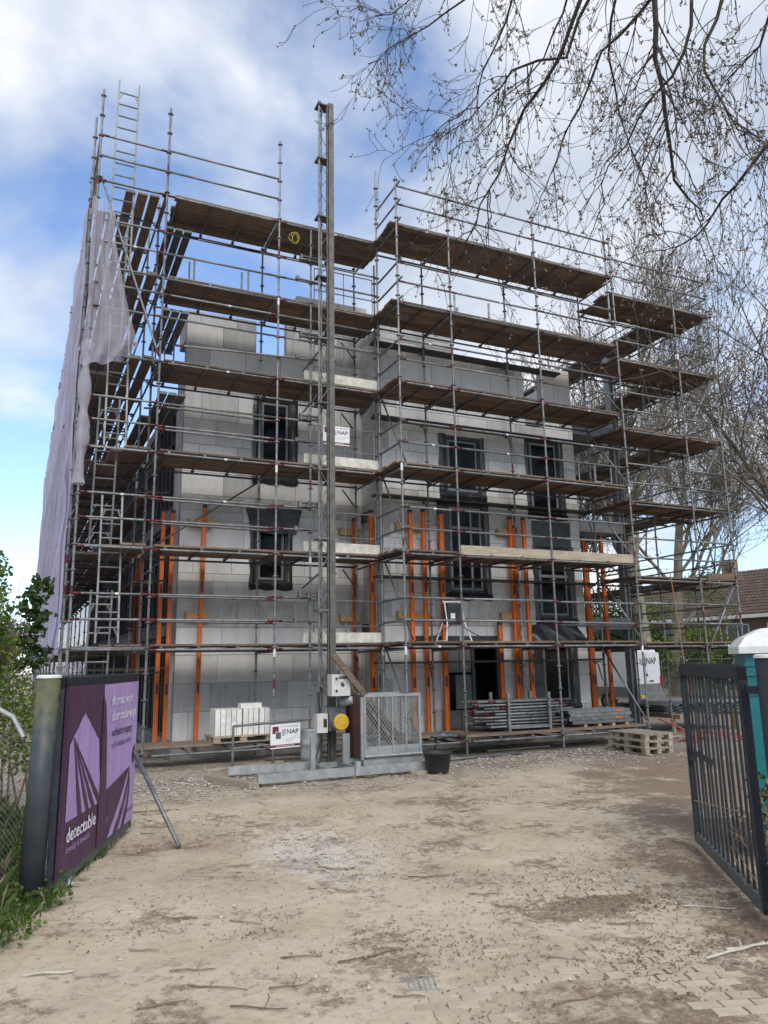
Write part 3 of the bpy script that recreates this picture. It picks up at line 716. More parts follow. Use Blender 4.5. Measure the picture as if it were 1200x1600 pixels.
# --- front, projecting wing
s3 = thing('scaffold', 'tube scaffold with broad board decks in front of the projecting wing', 'scaffold', (12, 15.2, 0), 'scaffolds round the building')
for x, zt in ((XE, 13.5), (XF, 13.45), (XG, 13.5), (XH, 13.55), (XI, 12.95), (XJ, 12.92)): standard(s3, x, Y0R, zt)
for x, zt in ((XF, 12.5), (XG, 12.45), (XH, 12.9), (XE+.04, 11.9)): standard(s3, x, Y1R, zt)
standard(s3, XH-.12, Y0R+.05, 13.5, 10.9, name='loose_tube')
bays = [(XE, XF), (XF, XG), (XG, XH)]
for z in [.42]+LV_R:
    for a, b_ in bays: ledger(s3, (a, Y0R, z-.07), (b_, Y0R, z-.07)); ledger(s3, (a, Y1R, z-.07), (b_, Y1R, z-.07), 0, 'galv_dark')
    for x in (XE, XF, XG, XH): pipe('transom', s3, (x, Y0R, z-.12), (x, Y1R if x > XE else Y0L, z-.12), .024, 0, 'galv_dark')
    if z < 1:
        deck_x(s3, [XE, XF, XG, XH], Y0R, Y1R, z+.01, 4, jit=.1, skip=((0, 0),))
        continue
    deck_x(s3, [XE+.04, XF, XG, XH], Y0R+.02, Y1R-.02, z, 6, over=(.16, .15), jit=.06)
    for i, (a, b_) in enumerate(bays):
        if z < 3 and i == 2:
            rail(s3, (a, Y0R, z+.95), (b_, Y0R, z+.95)); rail(s3, (a+.03, Y0R+.03, z+.48), (b_, Y0R+.05, z+.46), red=1); rail(s3, (a+.03, Y0R+.13, z+.42), (b_, Y0R+.15, z+.4), red=1); continue
        for dz in (.49, .97): rail(s3, (a, Y0R, z+dz), (b_, Y0R, z+dz))
    for dz in (.49, .97):   # end rails, overshooting the corner
        rail(s3, (XE+.01, Y0L-.03, z+dz), (XE+.01, Y0R-.22, z+dz), red=0)
    rail(s3, (XE+.02, Y0L, z+.02), (XE+.02, Y0R-.2, z+.02), red=0, name='edge_tube') if z > 9 else None
    if 1 < z < 9: pipe('brace', s3, (XD+.08, Y0L, z-.1), (XE+.62, Y0L-.3, z-1.9), .02, 0)
    if z < 11: pipe('brace', s3, (XH-.05, Y1R, z-.05), (XH+.02, Y0R+.08, z-1.85), .024, 0)
    # inner bracket decks of dark steel just below the board deck
    if z < 12:
        zb_ = z-.42; bd = link('bracket_deck', None, Matrix.Translation((XF, Y1R, zb_)), s3)
        for x in (XF, XG, XH-.1): m_ = MB(); m_.tube([(x, Y1R, zb_-.5), (x, Y1R+.12, zb_-.1), (x, Y1R+.3, zb_-.03)], .018, 6); m_.tube([(x, Y1R, zb_-.03), (x, Y1R+.32, zb_-.03)], .018, 6); m_.build('bracket', 'galv_dark', bd)
        for j in range(2):
            for a, b_ in bays:
                if z > 10 and b_ > 13: b_ = 12.9
                q = MB(); q.box((a+.02, Y1R+.03+j*.145, zb_), (b_-.02, Y1R+.165+j*.145, zb_+.05)); q.build('steel_board', 'frame_dark', bd)
plank(s3, (XF+.05, Y0R+.06, 4.50), (XH-.02, Y0R+.06, 4.50), .22, .04, 'plank_pale', 'toe_board', roll=R(90))
# --- right-hand side, round the far corner
s4 = thing('scaffold', 'tube scaffold turning the far corner beside the bare trees', 'scaffold', (16.5, 19, 0), 'scaffolds round the building')
LV_4 = [2.40, 4.05, 6.00, 7.97, 9.92, 11.80]
ys4 = [Y1R, 18.44, 21.01, 23.6]
for x, y, zt in ((XI, Y1R, 12.3), (XJ, Y1R, 12.6), (XI, ys4[1], 12.2), (XJ, ys4[1], 12.6), (XI, ys4[2], 12), (XJ, ys4[2], 12.4), (XI, ys4[3], 12), (XJ, ys4[3], 12.2), (XI-1.9, ys4[1], 9.0), (XI-1.6, ys4[2], 9.0)): standard(s4, x, y, zt)
for k, z in enumerate(LV_4):
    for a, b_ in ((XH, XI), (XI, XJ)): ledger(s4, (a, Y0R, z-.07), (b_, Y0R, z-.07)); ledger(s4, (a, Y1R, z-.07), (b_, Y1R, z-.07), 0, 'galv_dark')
    deck_x(s4, [XH+.05, XI, XJ], Y0R+.02, Y1R-.02, z, 6, over=(.1, .22), jit=.1)
    for dz in (.5, 1.0):
        rail(s4, (XH, Y0R, z+dz), (XI, Y0R, z+dz), red=0); rail(s4, (XI, Y0R, z+dz), (XJ, Y0R, z+dz), red=0)
        for a, b_ in zip([Y0R]+ys4[:-1], ys4): rail(s4, (XJ, a, z+dz), (XJ, b_, z+dz), red=0)
        rail(s4, (XI, Y1R, z+dz), (XI, ys4[1], z+dz), red=0, mk='galv_dark') if dz < .6 else None
    for a, b_ in zip(ys4[:-1], ys4[1:]):
        for x in (XI, XJ): ledger(s4, (x, a, z-.07), (x, b_, z-.07), 0, 'galv_dark')
    for y in ys4: pipe('transom', s4, (XI, y, z-.12), (XJ, y, z-.12), .024, 0, 'galv_dark')
    pipe('transom', s4, (XJ, Y0R, z-.12), (XJ, Y1R, z-.12), .024, 0, 'galv_dark')
    deck_y(s4, lambda y: XI, .03, 1.3, ys4, z-.005 if k else z-.01, 6, gap=.012, spacing=.9)
    if k < 6: pipe('brace', s4, (XJ, Y0R+.05, z-.05), (XI+.1, Y0R+.05, z-1.85), .026, 0); pipe('brace', s4, (XJ, Y0R+.14, z-.05), (XI+.2, Y0R+.14, z-1.85), .022, 0)
plank(s4, (XI+.3, Y0R+.05, 4.12), (XJ+.3, Y0R+.05, 4.17), .2, .04, None, 'toe_board', roll=R(90))
# ------------------------------------------------------------------ ladders in the first side bay
def ladder(z0, z1, xc, y0, y1, lab, wd=.42):
    n_ = int((z1-z0)/.28); L = thing('ladder', lab, 'ladder', (xc, y0, z0), 'site ladders on the side scaffold')
    P = lambda f, s_: (xc+s_*wd/2*(1-.06*f), y0+(y1-y0)*f, z0+(z1-z0)*f)
    for s_ in (-1, 1): b = MB(); b.beam(P(0, s_), P(1, s_), .035, .06, upv=(0, 1, 0)); b.build('stile', 'galv_dark' if False else 'ladder_steel', L)
    for i in range(1, n_):
        f = i/n_; b = MB(); b.tube([P(f, -1), P(f, 1)], .017, 6)
        if i in (1, n_-1):
            for s_ in (-1, 1):
                p = Vector(P(f, s_)); q = Vector(P(f, s_*.62)); g = Vector(P(f-.18/(z1-z0), s_)); b.beam(q, g, .02, .03)
        b.build('rung', 'ladder_steel', L)
mat('ladder_steel', (0.24, 0.25, 0.25), (0.17, 0.175, 0.175), rough=0.55, metal=0.4, scale=8, objvar=.12)
ladder(.46, 3.55, 1.17, 16.45, 15.95, 'steel ladder standing on the lowest boards of the side scaffold')
ladder(2.5, 5.55, 1.30, 15.82, 16.3, 'steel ladder on the first deck of the side scaffold with red clamps')
ladder(4.5, 7.6, 1.12, 16.5, 16.0, 'steel ladder on the second deck of the side scaffold')
ladder(6.5, 9.6, 1.25, 15.82, 16.3, 'steel ladder on the third deck, below the torn hanging net')
ladder(8.5, 11.6, 1.08, 16.4, 15.95, 'steel ladder seen through the torn net flap')
ladder(10.45, 15.1, 1.14, 16.05, 15.85, 'tall steel ladder rising above the top guard rails against the sky', .46)
# ------------------------------------------------------------------ debris netting
net = thing('debris_net', 'pale lilac debris netting laced over the side of the scaffold', 'netting', (.3, 27, 2.2))
tears = [(16.5, 9.3, 16.9, 8.0), (17.0, 7.7, 18.6, 5.9), (17.0, 5.6, 18.8, 4.5), (20.5, 8.3, 22.0, 6.9), (26, 9.5, 28, 7.5)]
def net_sheet(y0, y1, z0f, z1f, ny, nz, off, mk, name='sheet'):
    b = MB()
    for j in range(nz+1):
        for i in range(ny+1):
            y = y0+(y1-y0)*i/ny; zb, zt_ = z0f(y), z1f(y); z = zb+(zt_-zb)*j/nz
            bay = abs(math.sin((y-Y0L)/2.57*math.pi))
            d = .07*noise.noise(Vector((y*1.4, z*.45, off*9)))+.05*noise.noise(Vector((y*4.5, z*.9, 3)))+.05*bay*math.sin(z*3.1+y)
            b.v.append((OX(y)-.17-off+d*.8, y, z))
    for j in range(nz):
        for i in range(ny):
            a = j*(ny+1)+i; y = y0+(y1-y0)*(i+.5)/ny; z = b.v[a][2]
            if any(za > z > zb and abs(y-(ya+(yb-ya)*(za-z)/(za-zb))-.12*math.sin(z*5)) < .05+.09*noise.noise(Vector((0, z*2.5, y0)))**2 for ya, za, yb, zb in tears): continue
            b.f.append((a, a+1, a+ny+2, a+ny+1)); b.mi.append(0)
    return b.build(name, mk, net, True)
net_sheet(15.5, 41.6, lambda y: 2.28+.03*math.sin(y*2.4), lambda y: 11.75-.0*(y-15)+.12*math.sin(y*2.4)-(.5 if y > 19 else 0), 420, 90, 0, 'net')
net_sheet(16.2, 24.5, lambda y: 2.3+.02*math.sin(y*3), lambda y: 6.6-(y-16)*.42+.2*math.sin(y*2.2), 90, 40, .07, 'net', 'overlap_sheet')
b = MB()  # extra sheet added across the far end to block the bright sky
for j in range(31):
    for i in range(13): b.v.append((OX(41.3)-.1+2.75*i/12, 41.35+.05*math.sin(i*2+j*.5), .2+11.5*j/30))
for j in range(30):
    for i in range(12): a = j*13+i; b.f.append((a, a+1, a+14, a+13)); b.mi.append(0)
b.build('sky_block_sheet', 'net', net, True)
# flap torn loose and blown round the corner
fb = MB(); NU, NV = 26, 30
ctrlL = [(.50, 11.75), (.52, 10.6), (.54, 9.6), (.50, 8.55), (.46, 8.05)]
ctrlR = [(.90, 11.78), (1.02, 10.7), (1.28, 9.75), (1.62, 8.75), (1.30, 8.25)]
def ip(c, f):
    k = f*(len(c)-1); i = min(int(k), len(c)-2); g = k-i; return (c[i][0]*(1-g)+c[i+1][0]*g, c[i][1]*(1-g)+c[i+1][1]*g)
for j in range(NV+1):
    l, r_ = ip(ctrlL, j/NV), ip(ctrlR, j/NV)
    for i in range(NU+1):
        f = i/NU; x = l[0]*(1-f)+r_[0]*f; z = l[1]*(1-f)+r_[1]*f
        fb.v.append((x, Y0L-.12-.10*math.sin(f*7+j*.18)*(.4+f)-.09*math.sin(f*15+j*.1), z+.05*math.sin(f*5+j*.3)))
for j in range(NV):
    for i in range(NU): a = j*(NU+1)+i; fb.f.append((a, a+1, a+NU+2, a+NU+1)); fb.mi.append(0)
fb.build('torn_flap', 'net_thin', net, True)
gb2 = MB()   # net gathered round the corner standard
NV = 40
for j in range(NV+1):
    z = 5.6+j*(8.6-5.6)/NV; rr = .09+.05*abs(noise.noise(Vector((0, 0, z*2.1))))+.03*math.sin(z*6)
    for i in range(12): a = 2*math.pi*i/12; gb2.v.append((XA+math.cos(a)*rr*(1+.25*math.sin(3*a+z*3)), Y0L+math.sin(a)*rr, z))
for j in range(NV):
    for i in range(12): gb2.f.append((j*12+i, j*12+(i+1) % 12, (j+1)*12+(i+1) % 12, (j+1)*12+i)); gb2.mi.append(0)
gb2.build('gathered_edge', 'net_thin', net, True)
# ------------------------------------------------------------------ orange shoring posts
def shoring(x, y, z1, lab, z0=.40, pads=(5.3, 3.15), w=.095, d=.07, tilt=0.0, rear=None):
    o = thing('shoring_post', lab, 'shoring post', (x, y, z0), 'orange shoring posts against the walls')
    b = MB(); t_ = .012
    b.beam((x+tilt, y, z0+.03), (x, y, z1-.06), w*.42, d, upv=(0, 1, 0))
    b.beam((x+tilt-w*.36, y, z0+.03), (x-w*.36, y, z1-.06), w*.2, d*1.25, upv=(0, 1, 0)); b.beam((x+tilt+w*.36, y, z0+.03), (x+w*.36, y, z1-.06), w*.2, d*1.25, upv=(0, 1, 0))
    b.build('post', 'orange', o)
    c = MB(); c.box((x-w*.5, y-d*.6, z1-.06), (x+w*.5, y+d*.6, z1+.02)); c.build('cap', 'black_plastic', o)
    c = MB(); c.box((x+tilt-w*.7, y-d, z0-.0), (x+tilt+w*.7, y+d, z0+.03)); c.build('foot', 'galv_dark', o)
    for k, f in enumerate((.2, .62)):
        z = z0+(z1-z0)*f; c = MB(); c.box((x+tilt*(1-f)-w*.3, y-d*.72, z), (x+tilt*(1-f)+w*.3, y-d*.64, z+.24)); c.build('mark', 'red_paint', o)
    for z in pads:
        if z < z1-.1 and rear is not None:
            c = MB(); c.box((x-.34, y+d*.66, z-.09), (x+(.55 if 'leftmost' in lab else .2), rear-.012, z+.09)); c.build('timber_pad', 'timber_new', o)
shoring(3.42, 17.28, 5.70, 'single orange post left of the taped window on the set-back wing', rear=LY, tilt=-.05)
shoring(2.72, 17.38, 5.55, 'orange post standing tight against the left corner of the block wall', pads=())
shoring(2.55, 17.62, 5.62, 'orange post round the left corner, beside the dark side windows', pads=())
shoring(2.42, 20.1, 5.3, 'orange post farther back along the dark side facade', pads=())
shoring(2.36, 20.5, 5.1, 'rearmost orange post along the dark side facade', pads=())
shoring(7.16, 17.26, 5.62, 'orange post right of the mast on the set-back wing', rear=LY)
shoring(7.40, 16.75, 5.75, 'orange post in the inner corner by the return wall', pads=())
shoring(8.14, 16.06, 5.68, 'leftmost of three orange posts beside the tall taped window', rear=RY)
shoring(8.50, 16.06, 5.72, 'middle one of three orange posts beside the tall taped window', pads=())
shoring(8.99, 16.06, 5.70, 'orange post next to the tall taped window, behind the black box', pads=(), w=.12)
shoring(11.04, 16.06, 5.70, 'thick orange post left of the right-hand taped windows', rear=RY)
shoring(11.16, 16.10, 5.48, 'shorter orange post paired with the thick one', pads=(), w=.07)
shoring(11.46, 16.06, 5.70, 'orange post nearest the right-hand taped windows', pads=())
shoring(10.58, 16.06, 2.98, 'short orange post at the right side of the dark doorway', pads=(), w=.12)
shoring(13.78, 16.55, 5.42, 'orange post at the open end of the projecting wing', pads=())
shoring(13.92, 16.62, 5.30, 'second orange post at the open end of the wing', pads=())
shoring(14.55, 16.70, 5.50, 'orange post between the wing end and the grey steel column', pads=())
shoring(14.1, 17.2, 3.0, 'short orange post standing in the open bay', pads=())
# ------------------------------------------------------------------ hoist
h = thing('material_hoist', 'rack hoist with a tall lattice mast and mesh cage on a galvanised base', 'hoist', (5.5, 14.4, 0))
MX, MY = 5.42, 14.62
b = MB()
b.box((MX+.09, MY-.02, .05), (MX+.21, MY+.005, 15.1)); b.box((MX+.09, MY+.13, .05), (MX+.21, MY+.155, 15.1)); b.box((MX+.135, MY+.005, .05), (MX+.165, MY+.13, 15.1)); b.box((MX+.055, MY+.03, .05), (MX+.089, MY+.09, 15.1))
mast = b.build('mast', 'mast_steel', h)
b = MB(); b.tube([(MX-.13, MY+.05, .05), (MX-.13, MY+.05, 15.05)], .022, 8); b.tube([(MX+.0, MY+.26, .05), (MX+.0, MY+.26, 15.05)], .022, 8); b.build('mast_tube', 'galv', mast)
b = MB(); z = .2; s_ = 1
while z < 14.8:
    p, q = (MX-.13, MY+.05), (MX+.1, MY+.06)
    b.tube([(*(p if s_ > 0 else q), z), (*(q if s_ > 0 else p), z+.37)], .009, 5); b.tube([(*(p if s_ < 0 else (MX, MY+.26)), z), (*((MX, MY+.26) if s_ < 0 else p), z+.37)], .009, 5)
    z += .37; s_ = -s_
b.build('lattice', 'galv', mast)
for z in (.1, 1.6, 3.1, 4.6, 6.1, 7.6, 9.1, 10.6, 12.1, 13.6, 15.04):
    b = MB(); b.box((MX-.17, MY+.02, z), (MX+.2, MY+.28, z+.03)); b.box((MX-.17, MY-.0, z-.02), (MX-.09, MY+.02, z+.05)); b.build('joint_plate', 'galv_dark', mast)
for z in (3.9, 7.9, 8.9): 
    b = MB(); b.tube([(MX-.05, MY+.3, z), (XC2-.2, Y0L-.06, z-.25)], .02, 6); b.tube([(MX+.1, MY+.16, z), (XC2+.6, Y0L-.03, z+.1)], .02, 6); b.build('wall_tie', 'galv_dark', h)
def beam(nm, p, q, w, hh, mk='galv_light', par=h): b = MB(); b.beam(p, q, w, hh); return b.build(nm, mk, par)
beam('base_beam', (3.62, 13.10, .13), (7.2, 13.18, .13), .09, .15)
beam('base_beam', (3.42, 14.42, .13), (5.0, 14.30, .13), .09, .15)
beam('base_beam', (5.04, 13.16, .12), (5.04, 14.9, .12), .08, .12); beam('base_beam', (5.62, 13.18, .11), (5.62, 14.9, .11), .07, .10); beam('base_beam', (6.15, 13.19, .11), (6.15, 14.8, .11), .06, .1); beam('base_beam', (5.09, 14.45, .1), (6.11, 14.45, .1), .06, .1)
for x, y, z1 in ((4.90, 13.95, .68), (5.45, 13.08, .3)): beam('base_post', (x, y, .06), (x, y, z1), .09, .09)
b = MB(); b.tube([(3.50, 14.40, .15), (3.50, 14.40, .92)], .024, 8); b.tube([(3.50, 14.40, .92), (5.05, 14.5, .98)], .024, 8); b.tube([(3.5, 14.4, .52), (5.05, 14.5, .58)], .018, 6); b.build('guard_rail', 'galv', h)
# cage
CX0, CX1, CY0, CY1, CZ0, CZ1 = 5.76, 6.98, 13.50, 14.42, .26, 1.42
b = MB(); b.box((CX0, CY0, CZ0-.1), (CX1, CY1, CZ0)); b.tube([(CX0, CY0-.03, CZ0+.06), (CX1, CY0-.03, CZ0+.06)], .025, 8); cage = b.build('cage', 'galv_light', h)
def cage_panel(P, n_u, label=None, sheet=.2):
    fr = MB()
    fr.beam(P(0, 0), P(0, 1), .04, .04); fr.beam(P(1, 0), P(1, 1), .04, .04); fr.beam(P(0, 1), P(1, 1), .045, .05); fr.beam(P(0, .02), P(1, .02), .04, .05)
    for i in range(1, n_u): fr.beam(P(i/n_u, 0), P(i/n_u, 1), .025, .025)
    fr.hexa([P(0, .03), P(1, .03), P(1, .03)+Vector((0, .004, 0)), P(0, .03)+Vector((0, .004, 0)), P(0, sheet), P(1, sheet), P(1, sheet)+Vector((0, .004, 0)), P(0, sheet)+Vector((0, .004, 0))])
    pn = fr.build('panel', 'galv_light', cage); w = MB(); L = (P(1, 0)-P(0, 0)).length; H = (P(0, 1)-P(0, 0)).length; s_ = .055
    k = int((L+H)/s_/1)
    for i in range(k):
        for sg in (0, 1):   # diamond wires
            u0_, v0_ = i*s_*1.25, sheet*H; v1_ = H
            du = (v1_-v0_)*.8
            a, c = (u0_-du, u0_) if sg == 0 else (u0_, u0_-du)
            va, vc = v0_, v1_
            # clip to 0..L
            if a > L and c > L or a < 0 and c < 0: continue
            def cl(ua, va_, ub, vb_):
                for lim in (0, L):
                    if (ua < lim) != (ub < lim):
                        t_ = (lim-ua)/(ub-ua); vv = va_+(vb_-va_)*t_
                        if (lim == 0 and ua < 0) or (lim == L and ua > L): ua, va_ = lim, vv
                        else: ub, vb_ = lim, vv
                return ua, va_, ub, vb_
            a, va, c, vc = cl(a, va, c, vc); w.tube([P(a/L, va/H), P(c/L, vc/H)], .0045, 4, cap=False)
    w.build('wire_mesh', 'galv_light', pn); return pn
cage_panel(lambda u, v: Vector((CX0+.03+(CX1-CX0-.06)*u, CY0+.02, CZ0+(CZ1-CZ0)*v)), 4)
cage_panel(lambda u, v: Vector((CX1-.01, CY0+.04+(CY1-CY0-.06)*u, CZ0+(CZ1-CZ0)*v)), 3)
cage_panel(lambda u, v: Vector((CX0+.03+(CX1-CX0-.06)*u, CY1-.02, CZ0+(CZ1-CZ0)*v)), 4)
b = MB(); b.box((CX0-.02, CY0+.06, CZ0), (CX0+.01, CY1-.05, CZ1+.02)); b.build('side_plate', 'maroon', cage)
b = MB(); b.box((CX0-.05, CY0+.0, CZ0), (CX0-.0, CY0+.05, CZ1-.02)); b.box((CX0-.22, CY0+.5, CZ0-.1), (CX0-.08, CY0+.56, CZ0+.45)); b.box((CX0-.08, CY0+.5, CZ0-.1), (CX0-.0, CY0+.56, CZ0-.02)); b.build('side_post', 'galv_light', cage)
b = MB(); b.box((CX1+.02, CY0+.1, 1.0), (CX1+.09, CY0+.22, 1.28)); b.build('switch', 'steel_grey', cage)
# drive: cabinet, motor, yellow limiter
b = MB(); b.box((MX+.16, MY-.40, .85), (MX+.28, MY-.2, 1.9)); b.box((MX-.05, MY-.32, .75), (MX+.3, MY-.19, 1.2)); b.build('drive_plate', 'steel_grey', h)
b = MB(); b.box((MX-.12, MY-.66, 1.42), (MX+.26, MY-.41, 1.83)); cb = b.build('cabinet', 'cabinet', h)
for x, z in ((.08, 1.75), (.22, 1.63), (.08, 1.52)): b = MB(); b.lathe([(.022, 0), (.022, .03)], (MX+x-.11, MY-.66, z), 8, mtx=Matrix.Rotation(R(90), 4, 'X')); b.build('knob', 'black_plastic', cb)
b = MB(); b.box((MX+.06, MY-.666, 1.6), (MX+.12, MY-.661, 1.68)); b.box((MX+.02, MY-.664, 1.74), (MX+.20, MY-.661, 1.79)); b.build('dial', 'sign_grey', cb)
b = MB(); b.lathe([(.075, 0), (.085, .02), (.085, .26), (.07, .29)], (MX+.22, MY-.38, 1.27), 14, mtx=Matrix.Rotation(R(75), 4, 'X') @ Matrix.Rotation(R(20), 4, 'Y')); b.build('motor', 'galv_light', h, True)
b = MB(); b.lathe([(.155, 0), (.155, .03), (.14, .04), (.05, .045)], (MX+.12, MY-.52, .92), 22, mtx=Matrix.Rotation(R(90), 4, 'X')); b.build('limiter_disc', 'yellow', h)
b = MB(); b.lathe([(.17, 0), (.17, .12)], (MX+.12, MY-.38, .92), 22, mtx=Matrix.Rotation(R(90), 4, 'X')); b.build('limiter_housing', 'steel_grey', h)
b = MB(); b.box((MX-.30, MY-.32, .72), (MX-.08, MY-.14, 1.08)); jb = b.build('junction_box', 'cabinet', h)
b = MB(); b.box((MX-.17, MY-.326, .82), (MX-.1, MY-.321, .98)); b.build('dial', 'sign_dark', jb)
b = MB(); b.tube([(MX-.28, MY-.2, 1.08), (MX-.26, MY-.2, 1.5), (MX-.22, MY-.2, 1.62), (MX-.15, MY-.2, 1.58)], .02, 6); b.build('cable_arm', 'galv_dark', h)
for k, (p, q) in enumerate((((MX-.2, MY-.34, .72), (MX-.42, MY-.36, .12)), ((MX-.26, MY-.3, 1.5), (MX-.22, MY-.2, 1.0)))):
    b = MB(); b.tube(catenary(p, q, .07), .012, 6); b.build('cable', 'cable', h)
# things by the hoist
d = thing('steel_drum', 'galvanised steel drum with two ribs beside the hoist mast', 'drum', (5.06, 14.52, .02))
b = MB(); b.lathe([(.19, .02), (.195, .25), (.205, .27), (.195, .29), (.195, .5), (.205, .52), (.195, .54), (.195, .77), (.2, .79)], (5.06, 14.52, 0), 24); b.build('shell', 'galv_light', d, True)
b = MB(); b.lathe([(.18, .775), (.18, .782)], (5.06, 14.52, 0), 24); b.build('lid', 'steel_grey', d)
def beam_thing(nm, lab, cat, p, q, w, hh, mk, group=None):
    b = MB(); b.beam(p, q, w, hh); o = b.build(nm, mk); return tag(o, lab, cat, group)
beam_thing('timber_beam', 'long dark timber leaning through the hoist cage up over its side', 'timber', (6.85, 13.85, .34), (5.30, 13.88, 2.2), .07, .11, 'plank')
beam_thing('timber_beam', 'shorter pale-ended timber leaning beside the long one in the cage', 'timber', (6.6, 13.95, .34), (5.80, 14.25, 1.58), .06, .10, 'plank')
beam_thing('timber_sleeper', 'old timber sleeper on the ground under the left end of the hoist base', 'timber', (3.05, 14.35, .05), (3.52, 12.95, .05), .2, .1, 'plank_pale')
beam_thing('timber_board', 'thin pale board beside the sleeper at the hoist base', 'timber', (3.75, 13.75, .03), (3.66, 13.18, .03), .1, .04, 'plank_pale')
beam_thing('timber_block', 'flat timber offcut under the right end of the hoist base', 'timber', (6.55, 13.0, .027), (7.15, 13.25, .027), .2, .05, 'plank_pale')
# two company boards
def nap_sign(origin, u, v, w, hh, lab, par=None):
    u, v = Vector(u).normalized(), Vector(v).normalized(); n_ = u.cross(v); o_ = Vector(origin)
    P = lambda a, c, t_: o_+u*a*w+v*c*hh+n_*t_
    b = MB(); b.extrude([(0, 0), (1, 0), (1, 1), (0, 1)], -.004, .004, P); s_ = tag(b.build('company_sign', 'sign_white'), lab, 'sign', 'company boards on the site')
    def rect(a0, c0, a1, c1, mk, t_=.006, nm='mark'): q = MB(); q.extrude([(a0, c0), (a1, c0), (a1, c1), (a0, c1)], .0042, t_, P); q.build(nm, mk, s_)
    rect(.06, .62, .27, .92, 'sign_red'); rect(.16, .38, .36, .70, 'sign_white', .0065); rect(.175, .40, .345, .68, 'sign_grey', .0075); rect(.38, .52, .50, .78, 'sign_pale')
    rect(0, .05, 1, .15, 'sign_red', .0055); rect(.2, .085, .8, .105, 'sign_white', .0066)
    lettering('NAP', w*.40, hh*.20, 'sign_dark', P(.54, .58, .006), u, v, s_, .015)
    lettering('BOUWBEDRIJF', w*.60, hh*.07, 'sign_grey', P(.34, .86, .006), u, v, s_)
    for k in range(2): q = MB(); q.extrude([(.5, .26+.08*k), (.95, .40+.08*k), (.95, .415+.08*k), (.5, .275+.08*k)], .0042, .0055, P); q.build('mark', 'sign_pale', s_)
    return s_
nap_sign((4.20, 14.34, .47), (1, .06, .03), (0, 0, 1), .60, .44, 'white company board hung on the guard rail by the pallet of blocks')
nap_sign((5.74, Y0L+.055, 7.0), (1, 0, .01), (0, 0, 1), .66, .45, 'white company board fixed to a landing gate behind the hoist mast')
# ------------------------------------------------------------------ pallets and blocks
def pallet(x, y, z, rz, lab, group, L=1.2, Wd=.8):
    p = thing('pallet', lab, 'pallet', (x, y, z), group, rz=rz); T = Matrix.Translation((x, y, z)) @ Matrix.Rotation(rz, 4, 'Z')
    for j in range(3):
        yy = -Wd/2+.07+(Wd-.14)*j/2
        b = MB(); b.box((-L/2, yy-.06, 0), (L/2, yy+.06, .02), mtx=T); b.build('bottom_board', 'plank_pale', p)
        for i in range(3): xx = -L/2+.07+(L-.14)*i/2; b = MB(); b.box((xx-.07, yy-.055, .0205), (xx+.07, yy+.055, .1), mtx=T); b.build('spacer', 'plank_pale', p)
    for i in range(3): xx = -L/2+.07+(L-.14)*i/2; b = MB(); b.box((xx-.06, -Wd/2, .1005), (xx+.06, Wd/2, .12), mtx=T); b.build('stringer', 'plank_pale', p)
    for j in range(6): yy = -Wd/2+.06+(Wd-.12)*j/5; b = MB(); b.box((-L/2, yy-.055, .1205), (L/2, yy+.055, .14+rnd.uniform(0, .002)), mtx=T); b.build('deck_board', 'plank_pale', p)
    return p
for k, w_ in enumerate(('bottom', 'middle', 'top')):
    pallet(12.46+rnd.uniform(-.02, .02), 13.5, .012+.1435*k, R(90+rnd.uniform(-1.5, 1.5)), 'weathered pallet in the stack on the sand, the %s one' % w_, 'stacked empty pallets')
pallet(4.08, 16.3, .478, R(2), 'pallet under the white blocks on the lowest boards', None, 1.25, .8)
for r_ in range(2):
    for i in range(10):
        x = 3.56+i*.112+(.02 if i > 4 else 0)+(.015 if i > 7 else 0); z = .622+.264*r_
        b = MB(); b.box((x-.05, 15.98, z), (x+.05, 16.55, z+.262)); tag(b.build('white_block', 'block_white'), 'white building block standing on edge on the pallet', 'block', 'white blocks stacked on the pallet')
b = MB(); b.box((4.05, 16.05, 1.152), (4.5, 16.3, 1.25), mtx=None); tag(b.build('white_block', 'block_white'), 'single white block lying flat on top of the pallet load', 'block', 'white blocks stacked on the pallet')
# ------------------------------------------------------------------ tube rack and steel bundles on the lowest boards
rk = thing('tube_rack', 'galvanised stillage frame holding scaffold tubes', 'rack', (10.2, 15.0, .46))
b = MB()
for x in (9.83, 10.95):
    for y in (14.72, 15.45): b.beam((x, y, .475), (x, y, 1.32), .06, .06)
    b.beam((x, 14.75, .52), (x, 15.42, .52), .05, .06)
b.beam((9.83, 14.72, .56), (10.95, 14.72, .56), .04, .05); b.beam((9.83, 15.45, .56), (10.95, 15.45, .56), .04, .05); b.build('frame', 'galv', rk)
k = 0
for row in range(9):
    for j in range(9):
        z = .585+row*.068; y = 14.79+j*.072+(.034 if row % 2 else 0)
        if y > 15.4: continue
        L = rnd.uniform(1.4, 2.4); c = 10.35+rnd.uniform(-.28, .28)
        o = pipe('scaffold_tube', None, (c-L/2, y+rnd.uniform(-.01, .01), z+rnd.uniform(-.006, .006)), (c+L/2, y+rnd.uniform(-.01, .01), z+rnd.uniform(-.006, .006)), .026, rnd.choice((0, 0, 1)), 'galv')
        tag(o, 'grey scaffold tube lying in the stillage frame', 'tube', 'tubes in the stillage frame')
for i in range(4): beam_thing('timber_bearer', 'short timber bearer under the bundle of grey sections', 'timber', (12.0+.42*i, 14.75, .505), (12.0+.42*i, 15.5, .505), .09, .07, 'timber_new', 'bearers under the grey sections')
